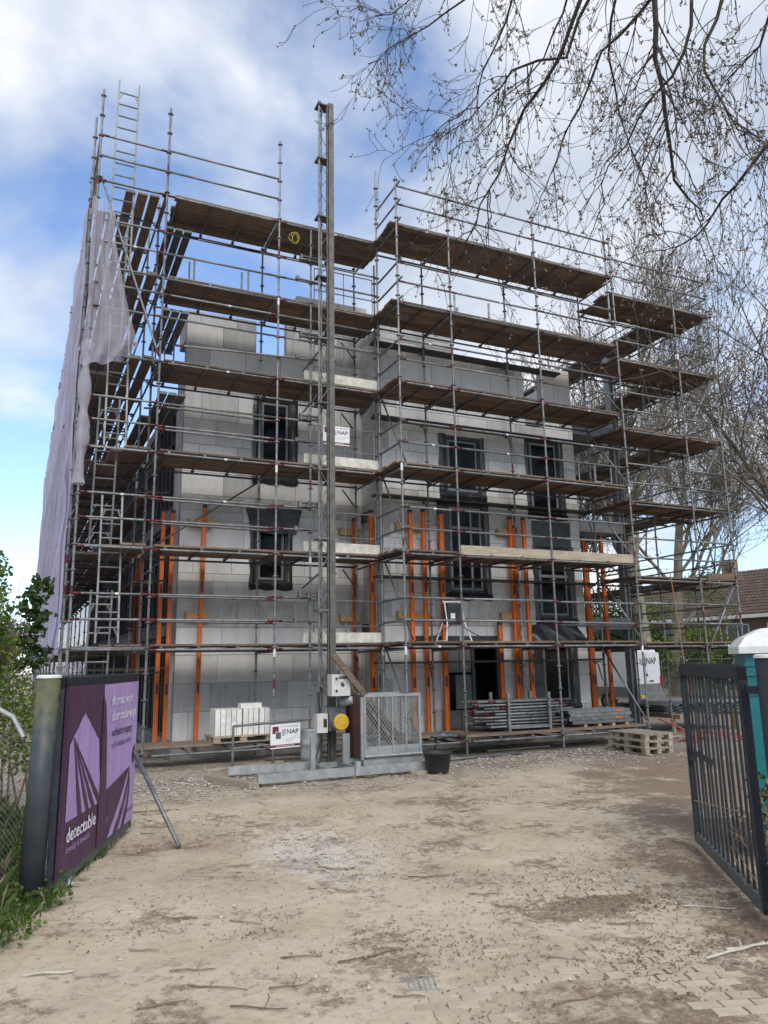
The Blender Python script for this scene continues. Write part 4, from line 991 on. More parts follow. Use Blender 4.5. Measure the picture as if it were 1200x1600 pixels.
for r_ in range(4):
    for j in range(6):
        z = .575+r_*.082; y = 14.78+j*.115; x0 = 11.55+rnd.uniform(-.05, .08)
        b = MB(); b.box((x0, y-.05, z-.03), (x0+1.85, y+.05, z-.026)); b.box((x0, y-.05, z-.026), (x0+1.85, y-.046, z+.045)); b.box((x0, y+.046, z-.026), (x0+1.85, y+.05, z+.045)); b.box((x0, y-.046, z+.035), (x0+1.85, y+.046, z+.04))
        tag(b.build('steel_section', 'galv'), 'grey hollow steel section in the bundle on timber bearers', 'steel section', 'bundle of grey steel sections')
    b = MB(); b.box((12.9, 14.722, .56+r_*.08), (13.1, 14.7255, .6+r_*.08)); tag(b.build('tape_mark', 'orange'), 'orange tape mark on the bundle of grey sections', 'tape', 'tape marks on the bundle') if r_ in (1, 3) else None
# ------------------------------------------------------------------ bucket
bk = thing('mortar_tub', 'round black plastic mortar tub beside the hoist cage', 'tub', (7.02, 12.95, 0))
b = MB(); b.lathe([(.18, .01), (.2, .03), (.255, .36), (.275, .36), (.275, .385), (.245, .385), (.235, .33), (.17, .05)], (7.02, 12.95, 0), 24); b.build('tub', 'black_plastic', bk, True)
b = MB(); b.lathe([(.22, .24), (.221, .245)], (7.02, 12.95, 0), 24); b.build('contents', 'concrete', bk)
# ------------------------------------------------------------------ clutter on the decks
def site_frame(x0, x1, y0, y1, z, hh, lab):
    o = thing('rack', lab, 'rack', ((x0+x1)/2, (y0+y1)/2, z), 'racks parked on the decks'); b = MB()
    for x in (x0, x1):
        for y in (y0, y1): b.tube([(x, y, z), (x, y, z+hh*(1 if y > y0 else .72))], .022, 8)
    b.build('uprights', 'galv', o)
    b = MB(); b.box((x0, y0-.02, z+.05), (x1, y0+.02, z+.14)); b.box((x0, y1-.02, z+.05), (x1, y1+.02, z+.14)); b.build('side_rail', 'galv_light', o)
    b = MB(); b.box((x0+.2, y0-.025, z+.07), (x0+.5, y0-.0205, z+.13)); b.build('stencil', 'red_paint', o)
site_frame(2.75, 4.0, 15.95, 16.6, 10.446, .95, 'low galvanised rack on the fifth deck of the set-back wing')
site_frame(12.95, 13.65-.15, 14.9, 15.5, 6.428, .75, 'low galvanised rack on the third deck by the open bay')
for j in range(7):
    beam_thing('stacked_board', 'scaffold board in the pile lying on the fifth deck', 'board', (9.0+rnd.uniform(-.05, .1), 15.0+.12*(j % 3)+.12, 10.345+.042*(j//3)), (11.0+rnd.uniform(-.1, .1), 15.0+.12*(j % 3)+.12, 10.345+.042*(j//3)), .115, .038, 'plank', 'boards piled on the fifth deck')
for x, y in ((8.95, 14.92), (9.95, 14.92), (9.4, 15.55), (10.85, 15.55)):
    o = pipe('post_stub', None, (x, y, 10.326), (x, y, 10.95+rnd.uniform(-.1, .1)), .03, 0, 'galv_light'); tag(o, 'short upright steel stub beside the pile of boards', 'tube', 'upright stubs on the fifth deck')
tr = thing('hand_truck', 'black tubular hand truck parked on the fourth deck corner', 'hand truck', (2.25, 16.5, 8.5))
b = MB()
for s_ in (-.2, .2): b.tube([(2.25+s_, 16.45, 8.50), (2.25+s_, 16.45, 9.42), (2.25+s_*.8, 16.45, 9.5), (2.25+s_*.3, 16.45, 9.52)], .018, 6)
b.tube([(2.19, 16.45, 9.52), (2.31, 16.45, 9.52)], .018, 6)
for z in (8.6, 8.68, 8.95, 9.2): b.tube([(2.05, 16.45, z), (2.45, 16.45, z)], .014, 6)
b.tube([(2.25, 16.45, 8.6), (2.25, 16.45, 9.52)], .014, 6); b.build('frame', 'black_plastic', tr)
b = MB(); b.lathe([(.1, -.03), (.11, 0), (.1, .03)], (2.02, 16.52, 8.612), 12, mtx=Matrix.Rotation(R(90), 4, 'Y')); b.build('wheel', 'tyre', tr); b = MB(); b.lathe([(.1, -.03), (.11, 0), (.1, .03)], (2.48, 16.52, 8.612), 12, mtx=Matrix.Rotation(R(90), 4, 'Y')); b.build('wheel', 'tyre', tr)
yc = MB(); pts = []
for i in range(61): a = i/60*6*math.pi; pts.append((5.02+.09*math.sin(a)*(1+.4*math.sin(a*.37))+.02*math.sin(a*2.3), 15.62+.03*math.cos(a*1.3), 12.02+.14*math.cos(a)))
yc.tube(pts, .009, 5); tag(yc.build('rope_coil', 'rope_yellow'), 'yellow rope coil hung below the top deck', 'rope')
# electrical box on a white tube stand, first deck
eb = thing('power_box', 'black site power box on a white tube stand on the first deck', 'power box', (8.72, 14.75, 2.48))
b = MB(); b.box((8.36, 14.72, 2.86), (8.74, 14.98, 3.32)); bx0 = b.build('box', 'black_plastic', eb)
b = MB(); b.box((8.42, 14.714, 2.98), (8.53, 14.7185, 3.1)); b.build('label_plate', 'label_white', bx0)
b = MB()
for x, dx_ in ((8.34, -.1), (8.78, .1)):
    b.tube([(x+dx_, 14.62, 2.49), (x, 14.75, 2.9), (x, 14.85, 3.34), (x+.02, 14.95, 3.38)], .016, 6); b.tube([(x+dx_, 15.1, 2.49), (x, 14.95, 2.9)], .016, 6); b.tube([(x+dx_, 14.62, 2.49), (x+dx_, 15.1, 2.49)], .016, 6)
b.tube([(8.34, 14.85, 3.36), (8.78, 14.85, 3.36)], .016, 6); b.build('stand', 'white_paint', eb)
for p, q, sag in (((8.6, 14.72, 2.9), (9.6, 14.5, 2.5), .12), ((8.5, 14.72, 2.9), (7.4, 14.6, 2.48), .1)):
    b = MB(); b.tube(catenary(p, q, sag), .010, 5); b.build('cable', 'cable', eb)
# ropes and hoses at the far corner
b = MB(); b.tube([(XI-1.1, Y0R-.06, 4.2), (XI-1.0, Y0R-.08, 3.0), (XI-.92, Y0R-.1, 1.5), (XI-.8, Y0R-.12, .5), (XI-.6, Y0R-.3, .05)], .013, 5); tag(b.build('hanging_rope', 'rope'), 'thin orange rope hanging from the far corner deck to the ground', 'rope')
for k in range(4):
    r2 = random.Random(k+5); pts = [(14.4+k*.25, 14.9-.2*k, .55-.1*k)]
    for i in range(1, 16): pts.append((14.5+i*.16+r2.uniform(-.12, .12), 14.6-.4*math.sin(i*.5+k)-.12*k+r2.uniform(-.08, .08), max(.03, .4*math.cos(i*.55+k)*math.exp(-i*.1)+.03)))
    b = MB(); b.tube(pts, .018, 6); tag(b.build('hose', 'hose_red', None, True), 'tangled red hose lying by the foot of the far corner scaffold', 'hose', 'tangled red hoses')
# corrugated sheets on trestles beyond the corner
cs_ = thing('sheet_stack', 'stack of grey corrugated steel sheets on trestles by the van', 'steel sheets', (17.0, 17.0, 0))
for k in range(4):
    b = MB(); n_ = 26
    for i in range(n_+1):
        x = 15.9+3.2*i/n_
        for y in (16.2, 18.2): b.v.append((x, y, .55+.07*k+.04*math.sin(i*math.pi/1.5+k)))
    for i in range(n_): b.f.append((2*i, 2*i+2, 2*i+3, 2*i+1)); b.mi.append(0)
    o = b.build('sheet', 'galv_light', cs_); md = o.modifiers.new('thick', 'SOLIDIFY'); md.thickness = .004
for x in (16.3, 18.7): b = MB(); b.beam((x, 16.0, .45), (x, 18.4, .45), .08, .1); b.beam((x, 16.3, 0), (x, 16.3, .4), .08, .08); b.beam((x, 18.1, 0), (x, 18.1, .4), .08, .08); b.build('trestle', 'timber_new', cs_)
for i in range(6):
    beam_thing('loose_timber', 'loose board lying under the scaffold among the rubble', 'board', (3.2+2.1*i, 15.3+.3*math.sin(i*2), .05), (4.9+2.1*i, 15.5+.35*math.cos(i*3), .06), .14, .035, 'plank_pale', 'boards lying under the scaffold')
o = pipe('loose_tube', None, (7.35, 14.2, .045), (9.95, 14.45, .05), .024, 0, 'galv'); tag(o, 'scaffold tube lying on the ground in front of the lowest boards', 'tube')
def crumple(nm, mk, c, sx_, sy_, hh, lab, cat, seed):
    b = MB(); n_ = 14
    for j in range(n_+1):
        for i in range(n_+1):
            f, g_ = i/n_-.5, j/n_-.5; e_ = max(0, 1-(2*f)**2)*max(0, 1-(2*g_)**2)
            b.v.append((c[0]+f*sx_+.05*noise.noise(Vector((i*.4, j*.4, seed))), c[1]+g_*sy_+.05*noise.noise(Vector((i*.4, j*.4, seed+5))), c[2]+hh*e_*(.6+.8*noise.noise(Vector((i*.45, j*.45, seed+9))))+.004))
    for j in range(n_):
        for i in range(n_): a = j*(n_+1)+i; b.f.append((a, a+1, a+n_+2, a+n_+1)); b.mi.append(0)
    tag(b.build(nm, mk, None, True), lab, cat)
crumple('tarp', 'blue_tarp', (8.15, 14.75, .475), .55, .3, .06, 'crumpled blue tarp on the lowest boards beside the cage', 'tarp', 3)
mat('milky_plastic', (0.55, 0.62, 0.68), (0.45, 0.52, 0.58), rough=.35, scale=5)
crumple('plastic_sheet', 'milky_plastic', (.28, 8.6, .0), .45, .7, .75, 'pale milky plastic sheet heaped behind the mossy gate post', 'plastic', 8)
# ------------------------------------------------------------------ van
van = thing('delivery_van', 'white high-roof delivery van parked behind the building, rear doors to the yard', 'van', (22.4, 26.5, 0))
vu = Vector((.977, .21, 0)); vl = Vector((-.21, .977, 0)); vo = Vector((21.95, 24.0, 0))
VP = lambda a, c, z: vo+vu*a+vl*c+Vector((0, 0, z))
prof = [(0, .45), (0, 1.3), (.06, 2.3), (.16, 2.58), (4.1, 2.62), (4.6, 2.35), (5.15, 1.5), (5.85, 1.15), (5.95, .45)]
b = MB(); lay = [(.0, .0), (.03, .10), (.16, .16)]; secs = [(.16, -.12), (.03, -.04), (0, 0), (0, 0), (.03, -.04), (.16, -.12)]
wd = [(.0, 1), (2.05, 1)]
NVP = len(prof)
xs_ = [.0, .05, 2.0, 2.05]
for k, a in enumerate(xs_):
    for (c, z) in prof:
        ins = 0.0
        if z > 1.2: ins = (z-1.2)*.09
        aa = ins+(2.05-2*ins)*(a/2.05); b.v.append(tuple(VP(aa, c, z-(.05 if k in (0, 3) and z > 2 else 0))))
for k in range(3):
    for i in range(NVP): j = (i+1) % NVP; b.f.append((k*NVP+i, k*NVP+j, (k+1)*NVP+j, (k+1)*NVP+i)); b.mi.append(0)
b.f.append(tuple(range(NVP))); b.mi.append(0); b.f.append(tuple(3*NVP+i for i in reversed(range(NVP)))); b.mi.append(0)
body = b.build('body', 'van_white', van)
def vbox(nm, a0, a1, c0, c1, z0, z1, mk, par=van): q = MB(); q.hexa([VP(a0, c0, z0), VP(a1, c0, z0), VP(a1, c1, z0), VP(a0, c1, z0), VP(a0, c0, z1), VP(a1, c0, z1), VP(a1, c1, z1), VP(a0, c1, z1)]); return q.build(nm, mk, par)
vbox('bumper', -.03, 2.08, -.12, .0, .42, .68, 'van_grey'); vbox('side_trim', -.03, -.002, .1, 5.6, .55, .95, 'van_grey')
for a in (.05, 1.05): vbox('rear_door', a, a+.95, -.02, -.004, .72, 2.3, 'van_white')
vbox('rear_skirt', .05, 2.0, -.024, -.02, .7, 1.05, 'van_grey')
for a in (-.0, 1.93): vbox('tail_lamp', a, a+.12, -.03, -.004, .95, 1.35, 'lamp_red')
vbox('number_plate', .35, .8, -.135, -.121, .5, .62, 'plate_yellow')
vbox('badge', 1.0, 1.12, -.03, -.021, 1.35, 1.45, 'sign_dark'); vbox('handle', 1.2, 1.5, -.03, -.021, 1.12, 1.18, 'sign_dark')
vbox('logo', .62, .80, -.028, -.021, 1.82, 2.06, 'sign_pale'); vbox('logo', .84, 1.0, -.028, -.021, 1.74, 2.06, 'sign_grey')
lettering('NAP', .68, .26, 'sign_dark', VP(1.08, -.03, 1.84), vu, (0, 0, 1), van, .01)
lettering('NAP', .9, .34, 'sign_dark', VP(-.012, 2.6, 1.3), -vl, (0, 0, 1), van, .01)
for c in (1.15, 4.85):
    for a in (.02, 2.03):
        b = MB(); T = Matrix.Translation(VP(a, c, .36)) @ Matrix((vl, Vector((0, 0, 1)), vu)).transposed().to_4x4()
        b.lathe([(.2, -.1), (.34, -.11), (.36, -.06), (.36, .06), (.34, .11), (.2, .1)], (0, 0, 0), 20, mtx=T); w_ = b.build('wheel', 'tyre', van)
        b = MB(); b.lathe([(.2, -.115), (.2, .115)], (0, 0, 0), 16, mtx=T); b.build('rim', 'galv', w_)
vbox('mirror_window', -.012, -.004, 4.35, 4.95, 1.5, 2.1, 'glass')
# ------------------------------------------------------------------ gates
def gate(O, E, face_n, lab, top=1.93, bot=.07, nb=22, bowed=False, paint='gate_paint', fence=True):
    O, E = Vector(O), Vector(E); g = thing('site_gate', lab, 'gate', ((O.x+E.x)/2, (O.y+E.y)/2, 0), 'yard gates'); d_ = (E-O).normalized(); L = (E-O).length
    Z = Vector((0, 0, 1))
    b = MB(); b.beam(O+Z*(bot+.05), E+Z*(bot+.05), .06, .10); b.build('bottom_rail', 'gate_rail', g)
    b = MB(); b.beam(O+Z*(top-.05), E+Z*(top-.05), .06, .10)
    for i in range(int(L/.06)): p = O+d_*(.03+i*.06); b.beam(p+Z*(top), p+Z*(top+.022), .012, .012)
    b.build('top_rail', paint, g)
    for p in (O+d_*.03, E-d_*.03): b = MB(); b.beam(p+Z*bot, p+Z*top, .06, .06, upv=tuple(d_)); b.build('stile', paint, g)
    for i in range(1, nb):
        p = O+d_*(L*i/nb); b = MB(); jb_ = .05 if bowed and i % 4 == 0 else 0
        q = p+Z*(bot+.1); r_ = p+Z*(top-.1); mid = (q+r_)/2+d_*rnd.uniform(-1, 1)*(.03 if bowed else 0)
        b.tube([q, q.lerp(mid, .5)+d_*rnd.uniform(-1, 1)*(.012 if bowed else 0), mid, r_], .0125 if bowed else .014, 6); b.build('bar', paint, g)
    return g
gO, gE = (0.27, 7.80, 0), (1.235, 10.43, 0)
g1 = gate(gO, gE, None, 'dark barred yard gate carrying the purple banner')
g2 = gate((5.25, 4.46, 0), (6.69, 6.49, 0), None, 'dark barred yard gate standing open with bent bars, without a banner', nb=15, bowed=True)
b = MB(); b.beam((6.60, 6.36, .97), (6.72, 6.53, .97), .05, .1); b.build('latch', 'gate_paint', g2)
b = MB(); b.beam((6.0, 5.53, 1.02), (6.66, 6.46, 1.02), .02, .05); b.build('mid_bar', 'gate_paint', g2)
mat('post_mossy', (0.030, 0.040, 0.050), (0.045, 0.055, 0.06), rough=.55, scale=7)
def moss(m):
    t = m.node_tree; bs_ = t.nodes['Principled BSDF']; src = bs_.inputs['Base Color'].links[0].from_socket
    tcx = N(t, 'ShaderNodeTexCoord'); sp = N(t, 'ShaderNodeSeparateXYZ'); t.links.new(tcx.outputs['Object'], sp.inputs[0])
    nz = N(t, 'ShaderNodeTexNoise'); nz.inputs['Scale'].default_value = 9; nz.inputs['Detail'].default_value = 6; t.links.new(tcx.outputs['Object'], nz.inputs['Vector'])
    f = mathn(t, 'ADD', mathn(t, 'MULTIPLY', sp.outputs[2], .42), mathn(t, 'MULTIPLY', nz.outputs[0], .75))
    k = ramp(t, f, [(.98, (0, 0, 0)), (1.0, (0, 0, 0))]); 
    mr = N(t, 'ShaderNodeMapRange'); mr.inputs[1].default_value = .92; mr.inputs[2].default_value = 1.2; t.links.new(f, mr.inputs[0])
    t.links.new(mixc(t, mathn(t, 'MULTIPLY', mr.outputs[0], .8), src, (.12, .12, .045)), bs_.inputs['Base Color'])
moss(MATS['post_mossy'])
def gate_post(x, y, hh, mk, lab, lean=(0, 0)):
    o = thing('gate_post', lab, 'post', (x, y, 0), 'round gate posts'); b = MB(); b.tube([(x, y, -.02), (x+lean[0], y+lean[1], hh)], .105, 28); b.build('post', mk, o, False)
    for p_ in o.children: 
        for f_ in p_.data.polygons: f_.use_smooth = len(f_.vertices) == 4
    b = MB(); b.lathe([(.112, 0), (.112, .02), (.09, .03)], (x+lean[0], y+lean[1], hh), 28); b.build('cap', 'roof_white', o)
    return o
gp1 = gate_post(.125, 7.83, 1.93, 'post_mossy', 'round dark gate post with green moss beside the purple banner', (.035, 0))
gp2 = gate_post(5.17, 4.13, 2.0, 'gate_paint', 'round dark gate post with pale cap in front of the portable toilet')
for z in (1.75, .4):
    b = MB(); b.beam((5.22, 4.2, z), (5.28, 4.46, z), .05, .06); b.build('hinge', 'gate_paint', gp2)
    b = MB(); b.beam((.17, 7.83, z), (.26, 7.80, z), .05, .06); b.build('hinge', 'gate_paint', gp1)
# banner hung on the left gate, in the gate's own plane
gd = (Vector(gE)-Vector(gO)).normalized(); gn = Vector((gd.y, -gd.x, 0))
BP = lambda u, v, t_: Vector(gO)+gd*u+Vector((0, 0, v))+gn*(t_*1.6+.040+.0016*math.sin(u*34))
ban = thing('banner', 'purple printed banner laced to the barred gate', 'banner', (.75, 9.1, .1))
def bgrid(u0, u1, v0, v1, nu, nv, t_, mk, nm):
    b = MB()
    for j in range(nv+1):
        for i in range(nu+1): b.v.append(tuple(BP(u0+(u1-u0)*i/nu, v0+(v1-v0)*j/nv, t_)))
    for j in range(nv):
        for i in range(nu): a = j*(nu+1)+i; b.f.append((a, a+1, a+nu+2, a+nu+1)); b.mi.append(0)
    return b.build(nm, mk, ban, True)
bgrid(.12, 2.80, .16, 1.85, 130, 8, 0, 'banner_dark', 'fabric'); bgrid(.005, .125, .14, 1.84, 4, 6, .002, 'banner_edge', 'hem')
def bpoly(pts, mk, t_=.004, nm='print', n_=14):
    # strips clipped between a lower and an upper outline so the print follows the cloth
    lo, hi = pts; us = sorted(set([lo[0][0]+(lo[-1][0]-lo[0][0])*i/(n_*3) for i in range(n_*3+1)]+[p[0] for p in lo]+[p[0] for p in hi])); b = MB()
    def at(c, u):
        for (a, b_) in zip(c[:-1], c[1:]):
            if a[0]-1e-9 <= u <= b_[0]+1e-9: return a[1]+(b_[1]-a[1])*((u-a[0])/(b_[0]-a[0]) if b_[0] > a[0] else 0)
        return c[-1][1]
    for u in us: b.v += [tuple(BP(u, at(lo, u), t_)), tuple(BP(u, at(hi, u), t_))]
    for i in range(len(us)-1): b.f.append((2*i, 2*i+2, 2*i+3, 2*i+1)); b.mi.append(0)
    return b.build(nm, mk, ban, True)
bpoly(([(.20, .61), (1.34, .61)], [(.20, 1.30), (.30, 1.37), (.62, 1.577), (1.17, 1.272), (1.34, 1.20)][:1]+[(.30, 1.37), (.62, 1.577), (1.14, 1.272), (1.34, .62)]), 'banner_light', .004)
def stripe(pts_l, pts_r, mk, t_, nm='print'):   # quad strip along v
    b = MB()
    for (l, r_) in zip(pts_l, pts_r): b.v += [tuple(BP(*l, t_)), tuple(BP(*r_, t_))]
    for i in range(len(pts_l)-1): b.f.append((2*i, 2*i+1, 2*i+3, 2*i+2)); b.mi.append(0)
    return b.build(nm, mk, ban)
AP = (.297, 1.369)
def fan(ap, a, c, n_=10, bulge=0.0, mk='banner_dark', t_=.0075):
    L_ = [(ap[0]+(a[0]-ap[0])*i/n_+bulge*math.sin(math.pi*i/n_), ap[1]+(a[1]-ap[1])*i/n_) for i in range(n_+1)]
    R_ = [(ap[0]+(c[0]-ap[0])*i/n_+bulge*math.sin(math.pi*i/n_)+.004, ap[1]+(c[1]-ap[1])*i/n_) for i in range(n_+1)]
    stripe(L_, R_, mk, t_)
for a, c in (((.551, .605), (.68, .605)), ((.805, .605), (.917, .605)), ((1.005, .605), (1.115, .605)), ((1.226, .605), (1.36, .605))): fan(AP, a, c)
bpoly(([(1.27, 1.78), (1.33, 1.45), (1.40, .95), (1.52, .66), (1.60, .17), (2.80, .17)], [(1.27, 1.835), (2.80, 1.845)]), 'banner_light', .004)
bpoly(([(1.26, .17), (1.66, .17)], [(1.26, 1.72), (1.36, 1.60), (1.45, 1.30), (1.52, .71), (1.66, .17)]), 'banner_dark', .006)
AP2 = (2.50, .83)
for a, c, bl in (((1.535, .70), (1.60, .40), .02), ((1.64, .44), (1.62, .17), .05), ((1.86, .175), (2.06, .175), .12), ((2.20, .175), (2.36, .175), .12)): fan(AP2, a, c, 12, bl)
stripe([(2.62, .86), (2.60, .98), (2.66, 1.05)], [(2.72, .86), (2.74, .98), (2.76, 1.07)], 'banner_dark', .0075)
gu = tuple(gd); up3 = (0, 0, 1)
def btext(s, u, v, w, hh, mk, bold=0.0):
    me = text_mesh(s, 1.0, mk, 0.0, bold); xs = [q.co.x for q in me.vertices]; ys = [q.co.y for q in me.vertices]; x0, x1, y0, y1 = min(xs), max(xs), min(ys), max(ys)
    for q in me.vertices: p = BP(u+(q.co.x-x0)/(x1-x0)*w, v+(q.co.y-y0)/(y1-y0)*hh, .0095); q.co = p
    return link('lettering', me, Matrix.Identity(4), ban)
btext('dit project wordt', 1.55, 1.565, .98, .15, 'banner_text', .022); btext('door ons beveiligd', 1.60, 1.39, 1.08, .15, 'banner_text', .022)
btext('verboden toegang', 1.63, 1.225, .90, .12, 'banner_text_dark', .012); btext('art. 461 wetboek van strafrecht', 1.65, 1.125, .88, .07, 'banner_text_dark')
btext('detectable', .235, .42, .92, .13, 'banner_text', .02); btext('beveiligt & bewaakt', .245, .31, .72, .085, 'banner_light')
btext('detectable.nl', 2.44, .30, .32, .05, 'banner_text_dark')
# raking prop of the left gate and one behind
o = pipe('gate_prop', None, (1.245, 10.37, 1.0), (1.66, 9.24, .02), .026, 0, 'galv'); tag(o, 'grey tube prop bracing the free end of the bannered gate', 'tube')
# ------------------------------------------------------------------ portable toilet
pt = thing('portable_toilet', 'teal portable toilet with white domed roof behind the right gate post', 'toilet', (7.57, 5.74, 0))
TT = Matrix.Translation((7.57, 5.74, 0)) @ Matrix.Rotation(R(-44), 4, 'Z')
b = MB(); b.box((-.56, -.56, .02), (.56, .56, .16), mtx=TT); b.build('base', 'black_plastic', pt)
b = MB(); b.box((-.54, -.54, .16), (.54, .54, 2.05), mtx=TT)
for z in (1.62, 1.72, 1.82, 1.92, .3, .42): b.box((-.555, -.555, z), (.555, .555, z+.035), mtx=TT)
b.build('cabin', 'teal', pt)
b = MB(); rings = [(.60, 2.05), (.60, 2.12), (.52, 2.22), (.34, 2.31), (.1, 2.34)]
for r_, z in rings: b.v += [tuple(TT @ Vector((sx_*r_, sy_*r_, z))) for sx_, sy_ in ((-1, -1), (0, -1.04), (1, -1), (1.04, 0), (1, 1), (0, 1.04), (-1, 1), (-1.04, 0))]
for k in range(len(rings)-1):
    for i in range(8): j = (i+1) % 8; b.f.append((k*8+i, k*8+j, k*8+8+j, k*8+8+i)); b.mi.append(0)
b.f.append(tuple(range(7, -1, -1))); b.mi.append(0); b.f.append(tuple(32+i for i in range(8))); b.mi.append(0); b.build('roof', 'roof_white', pt)
TX = (TT.to_3x3() @ Vector((1, 0, 0))); TY = (TT.to_3x3() @ Vector((0, 1, 0)))
for nrm, ud, nm in ((-TY, TX, 'a'), (-TX, -TY, 'b')):
    c0 = Vector((7.57, 5.74, 0))+nrm*.541; U = ud; PP = lambda u, v, t_, c0=c0, U=U, nrm=nrm: c0+U*u+Vector((0, 0, v))+nrm*t_
    q = MB(); q.extrude([(-.44, 1.18), (.28, 1.18), (.28, 1.74), (-.44, 1.74)], .0, .004, PP); sg = q.build('label_panel', 'sign_white', pt)
    ov = MB(); n_ = 28
    for i in range(n_):
        a0, a1 = 2*math.pi*i/n_, 2*math.pi*(i+1)/n_
        ov.poly([PP(-.08+.31*math.cos(a0), 1.54+.17*math.sin(a0), .006), PP(-.08+.31*math.cos(a1), 1.54+.17*math.sin(a1), .006), PP(-.08+.29*math.cos(a1), 1.54+.155*math.sin(a1), .006), PP(-.08+.29*math.cos(a0), 1.54+.155*math.sin(a0), .006)])
    ov.build('logo_ring', 'logo_blue', sg)
    lettering('DIXI', .48, .16, 'logo_blue', PP(-.32, 1.46, .007), U, (0, 0, 1), sg, .02); lettering('022-70', .5, .09, 'sign_grey', PP(-.33, 1.22, .007), U, (0, 0, 1), sg)
# ------------------------------------------------------------------ vegetation
def pxp(px, py, d): return Vector((0, 0, 2.0))+(FW+RT*((px-600)/1175)-UP*((py-800)/1175)).normalized()*d
def grow(b_thick, b_thin, buds, p, d, L, r, lvl, maxl, rr, spread, kids, up, budsize, thin_from=2, rmin=.004):
    segs = 5 if lvl < 2 else (4 if lvl < maxl else 3); pts = [p.copy()]; dirs = []; d = d.normalized()
    for i in range(segs):
        g_ = .16 if lvl else .05
        d = (d+Vector((rr.gauss(0, g_), rr.gauss(0, g_), rr.gauss(0, .12)+up*(.14 if lvl else .25)))).normalized()
        p = p+d*(L/segs); pts.append(p.copy()); dirs.append(d.copy())
    r2 = max(rmin, r*(.5 if lvl else .62))
    rad = [max(rmin, r+(r2-r)*i/segs) for i in range(segs+1)]
    (b_thick if lvl < thin_from else b_thin).tube(pts, rad, 10 if lvl == 0 else (7 if lvl == 1 else (5 if lvl == 2 else 3)), cap=False)
    if lvl == maxl:
        if buds is not None:
            for k in range(rr.choice((1, 2, 3))): buds.append((pts[-1-(k % 2)]+Vector((rr.gauss(0, .02), rr.gauss(0, .02), rr.gauss(0, .02))), budsize*rr.uniform(.6, 1.2)))
        return
    n_ = kids[lvl]
    for k in range(n_):
        f = (.30 if lvl else .36)+(1-.34)*((k+rr.random())/n_); f = min(f, 1.0); idx = min(int(f*segs), segs-1); q = pts[idx].lerp(pts[idx+1], f*segs-idx)
        ax = dirs[idx]; perp = ax.cross(Vector((rr.gauss(0, 1), rr.gauss(0, 1), rr.gauss(0, 1))))
        if perp.length < 1e-3: continue
        perp.normalize(); a = spread*rr.uniform(.6, 1.25); nd = ax*math.cos(a)+perp*math.sin(a)
        grow(b_thick, b_thin, buds, q, nd, L*rr.uniform(.48, .74), max(rmin, r*(1-.5*f)*rr.uniform(.42, .62)), lvl+1, maxl, rr, spread, kids, up, budsize, thin_from, rmin)
def bud_mesh(buds, rr):
    b = MB()
    for p, s_ in buds:
        for k in range(2):
            a = Vector((rr.gauss(0, 1), rr.gauss(0, 1), rr.gauss(0, 1))).normalized(); c = a.cross(Vector((rr.gauss(0, 1), rr.gauss(0, 1), rr.gauss(0, 1)))).normalized()
            b.poly([p-a*s_*.3, p+c*s_*.35+a*s_*.2, p+a*s_, p-c*s_*.35+a*s_*.2])
    return b
def bare_tree(x, y, H, lab, seed, mk_t, mk_c, kids, r0, spread=.62, up=.6, group='bare trees behind the site', lean=(0, 0), trunk_f=.42, rmin=.010):
    rr = random.Random(seed); o = thing('bare_tree', lab, 'tree', (x, y, 0), group); bt, bc, bu = MB(), MB(), []
    grow(bt, bc, bu, Vector((x, y, -.1)), Vector((lean[0], lean[1], 1)), H*trunk_f, r0, 0, len(kids), rr, spread, kids, up, .07, rmin=rmin)
    bt.build('trunk', mk_t, o, True); bc.build('crown', mk_c, o, True); bud_mesh(bu, rr).build('buds', 'bud', o)
    return o
def copy_tree(src, x, y, rz, sc, lab):
    c = src.copy(); COL.objects.link(c); T = Matrix.Translation((x, y, 0)) @ Matrix.Rotation(rz, 4, 'Z') @ Matrix.Scale(sc, 4)
    c.matrix_basis = T; W[c.name] = T; c['label'] = lab
    base = W[src.name]
    for ch in src.children:
        k = ch.copy(); COL.objects.link(k); k.parent = c; k.matrix_parent_inverse = T.inverted(); k.matrix_basis = T @ base.inverted() @ W[ch.name]; W[k.name] = k.matrix_basis.copy()
    return c
t1 = bare_tree(27.9, 29.2, 26, 'tall plane tree with pale forked trunk behind the white van', 5, 'bark_plane', 'twig_grey', (7, 6, 6, 5, 3), .36, .62, .75, rmin=.011)
t2 = bare_tree(21.8, 15.6, 21, 'bare tree right of the far scaffold corner with dark twigs', 9, 'twig_grey', 'twig_grey', (7, 6, 5, 4, 2), .24, .72, .5, rmin=.008)
copy_tree(t1, 33.5, 33.2, 2.1, .95, 'plane tree in front of the tiled house, its trunk half hidden by bushes')
copy_tree(t2, 24.5, 31.5, 1.1, 1.05, 'bare tree behind the open bay of the building')
copy_tree(t2, 33.5, 22.0, 3.3, .9, 'bare tree standing in front of the house wall')
copy_tree(t1, 20.5, 33.0, 4.0, .8, 'plane tree showing over the wall through the scaffold')
t3 = bare_tree(-3.4, 52, 9, 'pale bare tree beyond the far end of the netting', 21, 'twig_grey', 'straw_twig' if 'straw_twig' in MATS else 'twig_grey', (9, 8, 6, 5), .14, .45, .9, group='bare trees left of the netting', trunk_f=.3, rmin=.012)
copy_tree(t3, -1.2, 50, 1.2, .95, 'bare bushy tree close beside the far netting edge'); copy_tree(t3, -6.5, 55, 2.2, 1.1, 'bare tree left of the green shrubs, farthest off')
copy_tree(t3, -2.2, 44, 3.0, .9, 'low bare tree in front of the others by the netting'); copy_tree(t3, -4.2, 41, .5, .85, 'low bare tree behind the dense green shrub')
